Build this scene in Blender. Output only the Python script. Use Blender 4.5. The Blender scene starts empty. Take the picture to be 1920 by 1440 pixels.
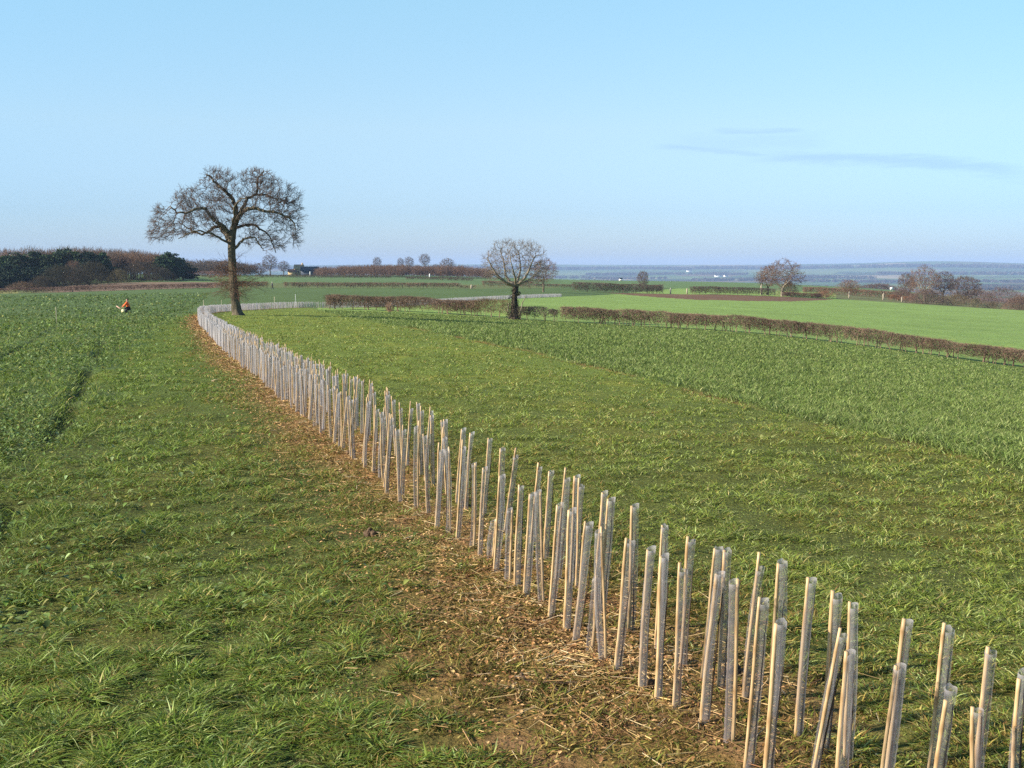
import bpy, math, random
import numpy as np
from mathutils import Vector, Matrix, kdtree, Euler

# ------------------------------------------------------------------ camera, world, sun, exposure
C = bpy.context.scene.collection
scene = bpy.context.scene
RNG = np.random.default_rng(7)
random.seed(7)
R = math.radians

F = 1950.0                      # focal length in photo pixels (1920 wide)
PITCH = math.atan((720 - 502) / F)
CAMZ = 1.75
cam_d = bpy.data.cameras.new('camera')
cam = bpy.data.objects.new('camera', cam_d)
C.objects.link(cam)
cam.location = (0, 0, CAMZ)
cam.rotation_euler = (R(90) - PITCH, 0, 0)
cam_d.sensor_width = 36
cam_d.lens = 36 * F / 1920
cam_d.clip_start = 0.05
cam_d.clip_end = 60000
scene.camera = cam

SUN_EL = R(29)
SUN_AZ = math.atan2(-0.965, -0.262)          # clockwise from +Y: to the left, a little behind the camera
S_DIR = Vector((math.sin(SUN_AZ) * math.cos(SUN_EL), math.cos(SUN_AZ) * math.cos(SUN_EL), math.sin(SUN_EL)))

world = bpy.data.worlds.new('World')
scene.world = world
world.use_nodes = True
wt = world.node_tree
wt.nodes.clear()
def wn(kind, **kw):
    n = wt.nodes.new(kind)
    for k, v in kw.items(): setattr(n, k, v)
    return n
def wmath(op, a, b=None, c=None):
    n = wn('ShaderNodeMath', operation=op)
    for i, v in enumerate((a, b, c)):
        if v is None: continue
        if isinstance(v, (int, float)): n.inputs[i].default_value = v
        else: wt.links.new(v, n.inputs[i])
    return n.outputs[0]
sky = wn('ShaderNodeTexSky', sky_type='NISHITA', sun_disc=False, sun_elevation=SUN_EL, sun_rotation=SUN_AZ)
sky.air_density = 1.0; sky.dust_density = 0.6; sky.ozone_density = 1.0; sky.altitude = 100
tc = wn('ShaderNodeTexCoord')
sep = wn('ShaderNodeSeparateXYZ'); wt.links.new(tc.outputs['Generated'], sep.inputs[0])
X_, Y_, Z_ = sep.outputs
hor = wmath('SQRT', wmath('ADD', wmath('MULTIPLY', X_, X_), wmath('MULTIPLY', Y_, Y_)))
elev = wmath('DIVIDE', Z_, wmath('MAXIMUM', hor, 0.001))
azim = wmath('ARCTAN2', X_, Y_)
ramp = wn('ShaderNodeValToRGB')
wt.links.new(wmath('MULTIPLY', elev, 2.0), ramp.inputs[0])
SKY_TINT = [(0.0, (0.57, 0.72, 1.14)), (0.104, (0.60, 0.755, 1.07)), (0.26, (0.91, 0.99, 1.05)), (0.52, (1.09, 1.31, 1.22)), (1.0, (1.0, 1.15, 1.10))]
for i, (p, c) in enumerate(SKY_TINT):
    e = ramp.color_ramp.elements[i] if i < 2 else ramp.color_ramp.elements.new(p)
    e.position = p; e.color = (*[v / 2 for v in c], 1)
mul = wn('ShaderNodeMix', data_type='RGBA', blend_type='MULTIPLY'); mul.inputs[0].default_value = 1
wt.links.new(sky.outputs[0], mul.inputs[6]); wt.links.new(ramp.outputs[0], mul.inputs[7])
# thin streaks of high cloud, in sky directions (azimuth, elevation)
def streak(az0, az1, el0, el1, bow, half, scale, seed):
    t = wmath('DIVIDE', wmath('SUBTRACT', azim, az0), az1 - az0)
    line = wmath('ADD', wmath('MULTIPLY', t, el1 - el0), el0)
    bowv = wmath('MULTIPLY', wmath('MULTIPLY', t, wmath('SUBTRACT', 1.0, t)), bow * 4)
    line = wmath('ADD', line, bowv)
    vec = wn('ShaderNodeCombineXYZ')
    wt.links.new(wmath('MULTIPLY', azim, scale), vec.inputs[0])
    wt.links.new(wmath('MULTIPLY', elev, scale * 8), vec.inputs[1])
    vec.inputs[2].default_value = seed
    nz = wn('ShaderNodeTexNoise'); nz.inputs['Scale'].default_value = 1; nz.inputs['Detail'].default_value = 8; nz.inputs['Roughness'].default_value = 0.62
    wt.links.new(vec.outputs[0], nz.inputs[0])
    off = wmath('ADD', wmath('SUBTRACT', elev, line), wmath('MULTIPLY', wmath('SUBTRACT', nz.outputs[0], 0.5), half * 3.0))
    d = wmath('ABSOLUTE', wmath('DIVIDE', off, half))
    body = wn('ShaderNodeMapRange', interpolation_type='SMOOTHSTEP')
    wt.links.new(d, body.inputs[0]); body.inputs[1].default_value = 1.05; body.inputs[2].default_value = 0.0
    body.inputs[3].default_value = 0; body.inputs[4].default_value = 1
    e1 = wn('ShaderNodeMapRange', interpolation_type='SMOOTHSTEP'); wt.links.new(t, e1.inputs[0])
    e1.inputs[1].default_value = 0.0; e1.inputs[2].default_value = 0.25
    e2 = wn('ShaderNodeMapRange', interpolation_type='SMOOTHSTEP'); wt.links.new(t, e2.inputs[0])
    e2.inputs[1].default_value = 1.0; e2.inputs[2].default_value = 0.8
    return wmath('MULTIPLY', wmath('MULTIPLY', body.outputs[0], e1.outputs[0]), e2.outputs[0])
front = wmath('GREATER_THAN', Y_, 0.0)
s1 = streak(0.205, 0.470, 0.0985, 0.0722, 0.0098, 0.0085, 10, 1.3)
s2 = streak(0.180, 0.275, 0.1250, 0.1228, 0.0008, 0.0042, 16, 4.1)
s3 = streak(0.125, 0.250, 0.1122, 0.1005, 0.0015, 0.0045, 16, 7.7)
s4 = streak(0.140, 0.300, 0.1160, 0.1120, 0.0, 0.0105, 12, 9.2)
cl = wmath('MAXIMUM', wmath('MAXIMUM', s1, wmath('MULTIPLY', s2, 0.75)), wmath('MAXIMUM', wmath('MULTIPLY', s3, 0.75), wmath('MULTIPLY', s4, 0.35)))
cl = wmath('MULTIPLY', wmath('MULTIPLY', cl, 0.75), front)
cmix = wn('ShaderNodeMix', data_type='RGBA', blend_type='MULTIPLY')
wt.links.new(cl, cmix.inputs[0]); wt.links.new(mul.outputs[2], cmix.inputs[6]); cmix.inputs[7].default_value = (0.80, 0.82, 0.95, 1)
bg = wn('ShaderNodeBackground'); bg.inputs[1].default_value = 0.15 * 2 / 2
gain = wn('ShaderNodeMix', data_type='RGBA', blend_type='MULTIPLY'); gain.inputs[0].default_value = 1
wt.links.new(cmix.outputs[2], gain.inputs[6]); gain.inputs[7].default_value = (2, 2, 2, 1)
a2 = wmath('MINIMUM', wmath('MULTIPLY', azim, azim), 0.45)
az_rgb = wn('ShaderNodeCombineXYZ')
for i_, k_ in enumerate((0.70, 0.45, 0.30)): wt.links.new(wmath('SUBTRACT', 1.0, wmath('MULTIPLY', a2, k_)), az_rgb.inputs[i_])
azm = wn('ShaderNodeMix', data_type='RGBA', blend_type='MULTIPLY'); azm.inputs[0].default_value = 1
wt.links.new(gain.outputs[2], azm.inputs[6]); wt.links.new(az_rgb.outputs[0], azm.inputs[7])
wt.links.new(azm.outputs[2], bg.inputs[0])
wo = wn('ShaderNodeOutputWorld'); wt.links.new(bg.outputs[0], wo.inputs[0])
SKY_STRENGTH = 0.0852
bg.inputs[1].default_value = SKY_STRENGTH

sun_d = bpy.data.lights.new('sun', 'SUN')
sun_d.energy = 5.0; sun_d.angle = R(0.53); sun_d.color = (1.0, 0.90, 0.76)
sun = bpy.data.objects.new('sun', sun_d); C.objects.link(sun)
sun.rotation_euler = (-S_DIR).to_track_quat('-Z', 'Y').to_euler()
sun.location = (-30, -10, 40)

vs = scene.view_settings
vs.view_transform = 'Standard'; vs.look = 'None'; vs.exposure = 1.12; vs.gamma = 1; vs.use_curve_mapping = False
scene.cycles.max_bounces = 6; scene.cycles.diffuse_bounces = 2; scene.cycles.glossy_bounces = 2
scene.cycles.transmission_bounces = 3; scene.cycles.transparent_max_bounces = 32; scene.cycles.volume_bounces = 0
scene.cycles.use_denoising = False; scene.cycles.sample_clamp_indirect = 2.0; scene.cycles.sample_clamp_direct = 6.0

# ------------------------------------------------------------------ helpers
def tag(o, label=None, cat=None, group=None, kind=None):
    if label: o['label'] = label
    if cat: o['category'] = cat
    if group: o['group'] = group
    if kind: o['kind'] = kind
    return o

def empty(name, loc, label=None, cat=None, group=None, rz=0):
    o = bpy.data.objects.new(name, None); C.objects.link(o)
    o.location = loc; o.rotation_euler = (0, 0, rz); o.empty_display_size = 0.1
    return tag(o, label, cat, group)

class MB:
    """collects arrays of vertices and faces, builds one mesh object"""
    def __init__(self): self.v = []; self.f = []; self.c = []; self.n = 0
    def add(self, verts, *faces, col=None):
        verts = np.asarray(verts, dtype=np.float32).reshape(-1, 3)
        for f in faces:
            f = np.asarray(f, dtype=np.int32)
            if len(f): self.f.append(f + self.n)
        self.v.append(verts); self.n += len(verts)
        if col is None: col = (1, 1, 1)
        col = np.asarray(col, dtype=np.float32)
        if col.ndim == 1: col = np.tile(col, (len(verts), 1))
        self.c.append(col)
    def mesh(self, name, mat, smooth=False, attr=True):
        me = bpy.data.meshes.new(name)
        v = np.concatenate(self.v)
        me.vertices.add(len(v)); me.vertices.foreach_set('co', v.ravel())
        loops = np.concatenate([f.ravel() for f in self.f])
        tot = np.concatenate([np.full(len(f), f.shape[1], np.int32) for f in self.f])
        start = np.concatenate([[0], np.cumsum(tot)[:-1]]).astype(np.int32)
        me.loops.add(len(loops)); me.loops.foreach_set('vertex_index', loops.astype(np.int32))
        me.polygons.add(len(tot)); me.polygons.foreach_set('loop_start', start)
        try: me.polygons.foreach_set('loop_total', tot)
        except Exception: pass
        if smooth: me.polygons.foreach_set('use_smooth', np.ones(len(tot), bool))
        me.update(calc_edges=True)
        if attr:
            a = me.attributes.new('col', 'FLOAT_COLOR', 'POINT')
            cc = np.concatenate(self.c); cc = np.concatenate([cc, np.ones((len(cc), 1), np.float32)], 1)
            a.data.foreach_set('color', cc.astype(np.float32).ravel())
        if mat: me.materials.append(mat)
        return me
    def obj(self, name, mat, parent=None, smooth=False, loc=None):
        o = bpy.data.objects.new(name, self.mesh(name, mat, smooth)); C.objects.link(o)
        if parent: o.parent = parent
        if loc is not None: o.location = loc
        return o

def link_mesh(name, me, parent=None):
    o = bpy.data.objects.new(name, me); C.objects.link(o)
    if parent: o.parent = parent
    return o

def hash2(ix, iy, seed):
    h = (ix.astype(np.int64) * 374761393 + iy.astype(np.int64) * 668265263 + seed * 974634653) & 0xFFFFFFFF
    h = ((h ^ (h >> 13)) * 1274126177) & 0xFFFFFFFF
    return ((h ^ (h >> 16)) & 0xFFFFFF) / float(0xFFFFFF)
def vnoise(x, y, seed=0):
    x = np.asarray(x, float); y = np.asarray(y, float)
    ix = np.floor(x); iy = np.floor(y); fx = x - ix; fy = y - iy
    fx = fx * fx * (3 - 2 * fx); fy = fy * fy * (3 - 2 * fy)
    a = hash2(ix, iy, seed); b = hash2(ix + 1, iy, seed); c = hash2(ix, iy + 1, seed); d = hash2(ix + 1, iy + 1, seed)
    return (a * (1 - fx) + b * fx) * (1 - fy) + (c * (1 - fx) + d * fx) * fy
def fbm(x, y, seed=0, o=3):
    s = 0; a = 0.5; t = 0
    for i in range(o):
        s = s + a * vnoise(x * 2 ** i, y * 2 ** i, seed + i * 17); t += a; a *= 0.5
    return s / t
def sstep(a, b, x):
    t = np.clip((x - a) / (b - a), 0, 1); return t * t * (3 - 2 * t)

def tubes(P0, P1, R0, R1, sides=4):
    """open prisms from P0 to P1 (arrays)"""
    P0 = np.asarray(P0, float); P1 = np.asarray(P1, float); n = len(P0)
    d = P1 - P0; L = np.linalg.norm(d, axis=1, keepdims=True); d = d / np.maximum(L, 1e-9)
    ref = np.where(np.abs(d[:, 2:3]) > 0.9, np.array([[1.0, 0, 0]]), np.array([[0, 0, 1.0]]))
    a = np.cross(d, ref); a /= np.maximum(np.linalg.norm(a, axis=1, keepdims=True), 1e-9); b = np.cross(d, a)
    ang = np.arange(sides) * 2 * math.pi / sides
    ring = a[:, None, :] * np.cos(ang)[None, :, None] + b[:, None, :] * np.sin(ang)[None, :, None]
    V = np.concatenate([P0[:, None] + ring * np.asarray(R0)[:, None, None], P1[:, None] + ring * np.asarray(R1)[:, None, None]], 1)
    k = np.arange(sides); k2 = (k + 1) % sides
    q = np.stack([k, k2, k2 + sides, k + sides], 1)
    Q = (q[None] + (np.arange(n) * 2 * sides)[:, None, None]).reshape(-1, 4)
    return V.reshape(-1, 3), Q

def polytube(pts, rads, sides=8, cap=True):
    pts = np.asarray(pts, float); n = len(pts); rads = np.asarray(rads, float)
    V = []; ref = None
    for i in range(n):
        d = pts[min(i + 1, n - 1)] - pts[max(i - 1, 0)]; d /= np.linalg.norm(d)
        if ref is None: ref = np.array([1.0, 0, 0]) if abs(d[2]) > 0.7 else np.array([0, 0, 1.0])
        a = np.cross(d, ref); a /= np.linalg.norm(a); b = np.cross(d, a); ref = np.cross(a, d)
        ang = np.arange(sides) * 2 * math.pi / sides
        V.append(pts[i] + rads[i] * (np.outer(np.cos(ang), a) + np.outer(np.sin(ang), b)))
    V = np.concatenate(V); q = []
    for i in range(n - 1):
        for k in range(sides):
            q.append((i * sides + k, i * sides + (k + 1) % sides, (i + 1) * sides + (k + 1) % sides, (i + 1) * sides + k))
    t = []
    if cap:
        V = np.concatenate([V, pts[:1], pts[-1:]])
        for k in range(sides):
            t.append((len(V) - 2, (k + 1) % sides, k)); t.append((len(V) - 1, (n - 1) * sides + k, (n - 1) * sides + (k + 1) % sides))
    return V, np.array(q), np.array(t, dtype=np.int32).reshape(-1, 3)

def boxv(x0, x1, y0, y1, z0, z1):
    v = np.array([(x, y, z) for z in (z0, z1) for y in (y0, y1) for x in (x0, x1)], float)
    q = np.array([(0, 2, 3, 1), (4, 5, 7, 6), (0, 1, 5, 4), (2, 6, 7, 3), (0, 4, 6, 2), (1, 3, 7, 5)])
    return v, q

# ------------------------------------------------------------------ materials
def mat(name):
    m = bpy.data.materials.new(name); m.use_nodes = True; m.node_tree.nodes.clear()
    return m, m.node_tree
def nd(t, kind, **kw):
    n = t.nodes.new(kind)
    for k, v in kw.items(): setattr(n, k, v)
    return n

def noise_mat(name, c0, c1, scale=8, rough=0.85, detail=5, stretch=(1, 1, 1), use_attr=False, bump=0.0, translucent=0.0, spec=0.2, rand=0.0):
    m, t = mat(name)
    out = nd(t, 'ShaderNodeOutputMaterial')
    tcn = nd(t, 'ShaderNodeTexCoord'); mp = nd(t, 'ShaderNodeMapping'); mp.inputs['Scale'].default_value = stretch
    t.links.new(tcn.outputs['Object'], mp.inputs[0])
    nz = nd(t, 'ShaderNodeTexNoise'); nz.inputs['Scale'].default_value = scale; nz.inputs['Detail'].default_value = detail
    t.links.new(mp.outputs[0], nz.inputs[0])
    rp = nd(t, 'ShaderNodeValToRGB'); rp.color_ramp.elements[0].position = 0.3; rp.color_ramp.elements[1].position = 0.7
    rp.color_ramp.elements[0].color = (*c0, 1); rp.color_ramp.elements[1].color = (*c1, 1)
    t.links.new(nz.outputs[0], rp.inputs[0])
    colr = rp.outputs[0]
    if use_attr:
        at = nd(t, 'ShaderNodeAttribute', attribute_name='col')
        mx = nd(t, 'ShaderNodeMix', data_type='RGBA', blend_type='MULTIPLY'); mx.inputs[0].default_value = 1
        t.links.new(colr, mx.inputs[6]); t.links.new(at.outputs[0], mx.inputs[7]); colr = mx.outputs[2]
    if rand > 0:
        oi = nd(t, 'ShaderNodeObjectInfo'); mr = nd(t, 'ShaderNodeMapRange')
        t.links.new(oi.outputs['Random'], mr.inputs[0]); mr.inputs[3].default_value = 1 - rand; mr.inputs[4].default_value = 1 + rand
        mx = nd(t, 'ShaderNodeVectorMath', operation='SCALE'); t.links.new(colr, mx.inputs[0]); t.links.new(mr.outputs[0], mx.inputs['Scale']); colr = mx.outputs[0]
    p = nd(t, 'ShaderNodeBsdfPrincipled'); p.inputs['Roughness'].default_value = rough
    p.inputs['Specular IOR Level'].default_value = spec
    t.links.new(colr, p.inputs['Base Color'])
    if bump > 0:
        bp = nd(t, 'ShaderNodeBump'); bp.inputs['Strength'].default_value = bump; bp.inputs['Distance'].default_value = 0.02
        t.links.new(nz.outputs[0], bp.inputs['Height']); t.links.new(bp.outputs[0], p.inputs['Normal'])
    sh = p.outputs[0]
    if translucent > 0:
        tr = nd(t, 'ShaderNodeBsdfTranslucent'); t.links.new(colr, tr.inputs[0])
        ms = nd(t, 'ShaderNodeMixShader'); ms.inputs[0].default_value = translucent
        t.links.new(sh, ms.inputs[1]); t.links.new(tr.outputs[0], ms.inputs[2]); sh = ms.outputs[0]
    t.links.new(sh, out.inputs[0])
    return m

M = {}
M['blade'] = noise_mat('grass_blades', (0.85, 0.85, 0.85), (1.15, 1.15, 1.1), 2.0, rough=0.55, use_attr=True, translucent=0.3, spec=0.16)
M['leaf'] = noise_mat('crop_leaf', (0.85, 0.85, 0.85), (1.15, 1.15, 1.15), 3.0, rough=0.5, use_attr=True, translucent=0.22, spec=0.28)
M['straw'] = noise_mat('straw', (0.75, 0.72, 0.7), (1.15, 1.1, 1.05), 6.0, rough=0.7, use_attr=True, spec=0.2)
M['bark'] = noise_mat('oak_bark', (0.050, 0.040, 0.026), (0.155, 0.125, 0.080), 3.0, stretch=(3, 3, 0.7), bump=0.6)
M['twig'] = noise_mat('twigs', (0.075, 0.052, 0.043), (0.145, 0.100, 0.076), 1.2, use_attr=True)
M['ash_bark'] = noise_mat('pale_bark', (0.13, 0.10, 0.07), (0.32, 0.27, 0.20), 3.0, stretch=(2, 2, 0.6), bump=0.5)
M['ash_twig'] = noise_mat('pale_twigs', (0.15, 0.12, 0.095), (0.25, 0.205, 0.165), 1.2, use_attr=True)
M['ivy'] = noise_mat('dark_trunk', (0.020, 0.016, 0.011), (0.085, 0.060, 0.040), 4.0, stretch=(2, 2, 0.5), bump=0.7)
M['hedge'] = noise_mat('hedge_twigs', (0.10, 0.072, 0.059), (0.185, 0.137, 0.111), 0.6, use_attr=True)
M['evergreen'] = noise_mat('evergreen', (0.016, 0.030, 0.016), (0.040, 0.060, 0.026), 0.2, use_attr=True, translucent=0.1)
M['wood'] = noise_mat('far_wood', (0.075, 0.058, 0.044), (0.135, 0.105, 0.078), 0.05, use_attr=True)
M['cane'] = noise_mat('bamboo_cane', (0.36, 0.235, 0.115), (0.52, 0.37, 0.20), 14, stretch=(6, 6, 1.0), rough=0.5, spec=0.35, use_attr=True, rand=0.12)
M['stem'] = noise_mat('sapling_stem', (0.05, 0.032, 0.022), (0.11, 0.07, 0.05), 20)
M['soil'] = noise_mat('soil_clod', (0.05, 0.032, 0.02), (0.15, 0.095, 0.055), 30, bump=0.8)

def tube_material():
    m, t = mat('milky_spiral_plastic')
    out = nd(t, 'ShaderNodeOutputMaterial')
    at = nd(t, 'ShaderNodeAttribute', attribute_name='col')
    sp = nd(t, 'ShaderNodeSeparateColor'); t.links.new(at.outputs[0], sp.inputs[0])
    tcn = nd(t, 'ShaderNodeTexCoord')
    nz = nd(t, 'ShaderNodeTexNoise'); nz.inputs['Scale'].default_value = 22; nz.inputs['Detail'].default_value = 4
    mp = nd(t, 'ShaderNodeMapping'); mp.inputs['Scale'].default_value = (1, 1, 0.35); t.links.new(tcn.outputs['Object'], mp.inputs[0]); t.links.new(mp.outputs[0], nz.inputs[0])
    oi = nd(t, 'ShaderNodeObjectInfo')
    dif = nd(t, 'ShaderNodeBsdfDiffuse'); dif.inputs[0].default_value = (0.52, 0.49, 0.50, 1)
    trl = nd(t, 'ShaderNodeBsdfTranslucent'); trl.inputs[0].default_value = (0.50, 0.465, 0.44, 1)
    m1 = nd(t, 'ShaderNodeMixShader'); m1.inputs[0].default_value = 0.5
    t.links.new(dif.outputs[0], m1.inputs[1]); t.links.new(trl.outputs[0], m1.inputs[2])
    gl = nd(t, 'ShaderNodeBsdfGlossy'); gl.inputs['Roughness'].default_value = 0.22; gl.inputs[0].default_value = (0.95, 0.95, 1, 1)
    m2 = nd(t, 'ShaderNodeMixShader'); m2.inputs[0].default_value = 0.14
    t.links.new(m1.outputs[0], m2.inputs[1]); t.links.new(gl.outputs[0], m2.inputs[2])
    trn = nd(t, 'ShaderNodeBsdfTransparent'); trn.inputs[0].default_value = (0.95, 0.95, 0.96, 1)
    # opacity: base + rim (attr red) + blotches + per guard
    a = nd(t, 'ShaderNodeMath', operation='MULTIPLY_ADD'); t.links.new(nz.outputs[0], a.inputs[0]); a.inputs[1].default_value = 0.36; a.inputs[2].default_value = -0.06
    b = nd(t, 'ShaderNodeMath', operation='MULTIPLY_ADD'); t.links.new(oi.outputs['Random'], b.inputs[0]); b.inputs[1].default_value = 0.14; t.links.new(a.outputs[0], b.inputs[2])
    c = nd(t, 'ShaderNodeMath', operation='ADD', use_clamp=True); t.links.new(b.outputs[0], c.inputs[0]); t.links.new(sp.outputs[0], c.inputs[1])
    m3 = nd(t, 'ShaderNodeMixShader'); t.links.new(c.outputs[0], m3.inputs[0])
    t.links.new(trn.outputs[0], m3.inputs[1]); t.links.new(m2.outputs[0], m3.inputs[2])
    t.links.new(m3.outputs[0], out.inputs[0])
    return m
M['tube'] = tube_material()

def plain(name, c, rough=0.7, var=0.12, scale=12):
    return noise_mat(name, tuple(v * (1 - var) for v in c), tuple(min(1, v * (1 + var)) for v in c), scale, rough=rough)

# ------------------------------------------------------------------ pixel ray <-> place
def ray(px, py):
    """azimuth angle and slope dz/horizontal of a photo pixel's direction (used to read real positions off the photo)"""
    u = (px - 960) / F; v = (720 - py) / F
    y = math.cos(PITCH) + v * math.sin(PITCH); z = -math.sin(PITCH) + v * math.cos(PITCH)
    return math.atan2(u, y), z / math.hypot(u, y)
def az_of(px, py=560): return ray(px, py)[0]

# ------------------------------------------------------------------ terrain heights (drop below the eye, by bearing and range)
NEAR = [(0.3, 1.75), (4, 1.76), (8, 1.88), (13, 1.99)]
VAL = [(1500, 49), (2000, 60), (3000, 64), (4500, 61), (6000, 40), (7500, 10), (9000, -24), (11000, -30), (13500, 10)]
COLS = {
 -250: ([(25, 2.25), (53, 2.85), (78, 3.4), (100, 3.9)], [(150, 566), (200, 556), (240, 552), (350, 546), (500, 536), (700, 522)], 8),
 0:    ([(25, 2.25), (53, 2.85), (78, 3.4), (100, 3.9)], [(150, 565), (200, 556), (240, 551), (350, 545), (500, 534), (700, 520)], 8),
 220:  ([(25, 2.25), (53, 2.85), (78, 3.4), (100, 3.9)], [(150, 562), (200, 552), (250, 546), (330, 529), (390, 521), (500, 517), (700, 512)], 8),
 440:  ([(25, 2.25), (53, 2.86), (78, 3.38), (100, 3.98)], [(150, 561), (200, 550), (260, 541), (330, 530), (400, 523), (500, 519), (700, 515)], 15),
 620:  ([(25, 2.27), (53, 2.95), (78, 3.55), (100, 4.10)], [(150, 561), (200, 551), (270, 541), (330, 533), (400, 525), (500, 520), (700, 514)], 20),
 800:  ([(25, 2.33), (53, 3.10), (78, 3.95), (98, 4.35)], [(150, 565), (200, 552), (270, 541), (330, 533), (400, 526), (500, 520), (700, 514)], 25),
 1000: ([(25, 2.42), (53, 3.35), (78, 4.3), (95, 4.80)], [(150, 569), (200, 556), (250, 547), (300, 541), (400, 531), (500, 525), (700, 521)], 30),
 1200: ([(25, 2.50), (53, 3.60), (78, 4.7), (92, 5.20)], [(150, 577), (200, 566), (250, 558), (280, 551), (400, 538), (600, 529), (800, 524)], 38),
 1400: ([(25, 2.60), (53, 3.95), (78, 5.0), (90, 5.45)], [(150, 586), (200, 573), (250, 562), (285, 552), (400, 541), (600, 532), (800, 527)], 38),
 1650: ([(25, 2.80), (53, 4.55), (78, 6.0), (90, 6.55)], [(150, 604), (200, 588), (250, 576), (300, 567), (350, 556), (500, 543), (700, 538)], 40),
 1900: ([(25, 3.00), (53, 5.20), (78, 7.1), (90, 7.75)], [(120, 644), (150, 628), (200, 606), (250, 591), (300, 581), (450, 573), (700, 569)], 40),
 2200: ([(25, 3.30), (53, 6.00), (78, 8.2), (90, 9.1)], [(120, 662), (150, 646), (200, 624), (250, 606), (300, 592), (450, 580), (700, 574)], 42),
}
LR = np.linspace(math.log(0.3), math.log(14000), 480)
cols_az = []; tab = []
for px in sorted(COLS):
    nearh, fary, h1000 = COLS[px]
    rr = [(r, h) for r, h in NEAR + nearh]
    rr += [(r, -ray(px, y)[1] * r) for r, y in fary]
    rr += [(1050, max(h1000, rr[-1][1] + 6))] + VAL
    rr = np.array(rr)
    h = np.interp(LR, np.log(rr[:, 0]), rr[:, 1])
    cols_az.append(az_of(px)); tab.append(h)
cols_az = np.array(cols_az); tab = np.array(tab)
AZG = np.linspace(cols_az[0], cols_az[-1], 160)
HG = np.array([[0.0]])
HG = np.stack([np.interp(AZG, cols_az, tab[:, j]) for j in range(len(LR))], 1)
def blur(a, k, axis):
    w = np.exp(-0.5 * (np.arange(-3 * k, 3 * k + 1) / k) ** 2); w /= w.sum()
    pad = [(0, 0), (0, 0)]; pad[axis] = (3 * k, 3 * k)
    ap = np.pad(a, pad, mode='edge')
    return np.apply_along_axis(lambda v: np.convolve(v, w, 'valid'), axis, ap)
HG = blur(blur(HG, 4, 0), 3, 1)

def hill_wave(az, r):
    far = sstep(1300, 2600, r)
    return far * (9 * (fbm(az * 9 + 3, np.log(r) * 4, 31, 3) - 0.5) * (0.4 + r / 5000) + 26 * np.exp(-((az - 0.385) / 0.06) ** 2) * sstep(7000, 8600, r))
def base_z(X, Y):
    X = np.asarray(X, float); Y = np.asarray(Y, float)
    r = np.maximum(np.hypot(X, Y), 0.31); az = np.arctan2(X, Y)
    back = np.abs(az) > 1.2
    azc = np.clip(az, AZG[0], AZG[-1])
    i = (azc - AZG[0]) / (AZG[-1] - AZG[0]) * (len(AZG) - 1); j = (np.log(r) - LR[0]) / (LR[-1] - LR[0]) * (len(LR) - 1)
    i0 = np.clip(np.floor(i).astype(int), 0, len(AZG) - 2); j0 = np.clip(np.floor(j).astype(int), 0, len(LR) - 2)
    fi = i - i0; fj = np.clip(j - j0, 0, 1)
    H = (HG[i0, j0] * (1 - fi) + HG[i0 + 1, j0] * fi) * (1 - fj) + (HG[i0, j0 + 1] * (1 - fi) + HG[i0 + 1, j0 + 1] * fi) * fj
    return CAMZ - H + hill_wave(az, r)

def hit(px, py, rmax=600):
    az, t = ray(px, py)
    rr = np.exp(np.linspace(math.log(1.5), math.log(rmax), 3000))
    d = CAMZ + t * rr - base_z(np.sin(az) * rr, np.cos(az) * rr)
    k = np.argmax(d < 0)
    if d[k] >= 0: k = len(rr) - 1
    if k > 0:
        f = d[k - 1] / (d[k - 1] - d[k]); r = rr[k - 1] + f * (rr[k] - rr[k - 1])
    else: r = rr[0]
    return np.array([math.sin(az) * r, math.cos(az) * r])
def at(px, r):
    az = az_of(px); return np.array([math.sin(az) * r, math.cos(az) * r])

# lines read off the photo, as places on the ground
ROW = np.array([hit(*p) for p in [(1560, 1530), (1437, 1462), (1365, 1393), (1268, 1330), (1205, 1286), (1130, 1238), (1063, 1178), (987, 1120), (930, 1074), (884, 1034), (800, 968), (700, 888), (640, 838), (581, 788), (540, 754), (500, 720), (451, 682), (420, 654), (395, 628)]]
               + [at(374, 56), at(372, 70), at(376, 84), at(398, 94), at(445, 101), at(510, 108), at(560, 112), at(610, 112), at(700, 118), at(780, 130), at(850, 148), at(960, 180), at(1050, 212)])
ROW = np.concatenate([[ROW[0] + (ROW[0] - ROW[1]) * 4], ROW])
WHEAT = np.array([hit(*p) for p in [(2300, 1010), (1900, 882), (1700, 830), (1500, 782), (1200, 706), (1000, 660), (900, 640), (800, 620), (700, 602), (640, 592), (612, 586)]])
RAPE = np.array([hit(*p) for p in [(-300, 1700), (-120, 1200), (0, 965), (130, 800), (240, 668), (300, 614), (345, 590), (368, 577)]])
RUTS = [np.array([hit(*p) for p in [(-60, 1080), (10, 950), (60, 875), (115, 800), (150, 730), (180, 665), (195, 640), (215, 612)]]),
        np.array([hit(*p) for p in [(-400, 850), (-150, 760), (0, 672), (60, 640), (110, 612)]])]
def pdist(X, Y, poly):
    """signed distance to a polyline (positive on its right-hand side), and arc position"""
    X = np.asarray(X, float); Y = np.asarray(Y, float)
    best = np.full(X.shape, 1e18); sg = np.ones(X.shape); arc = np.zeros(X.shape); acc = 0
    for a, b in zip(poly[:-1], poly[1:]):
        d = b - a; L = np.hypot(*d)
        t = np.clip(((X - a[0]) * d[0] + (Y - a[1]) * d[1]) / (L * L), 0, 1)
        dx = X - a[0] - t * d[0]; dy = Y - a[1] - t * d[1]; dd = dx * dx + dy * dy
        s = np.sign((X - a[0]) * d[1] - (Y - a[1]) * d[0])
        m = dd < best
        best = np.where(m, dd, best); sg = np.where(m, s, sg); arc = np.where(m, acc + t * L, arc); acc += L
    return np.sqrt(best) * sg, arc

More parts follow.
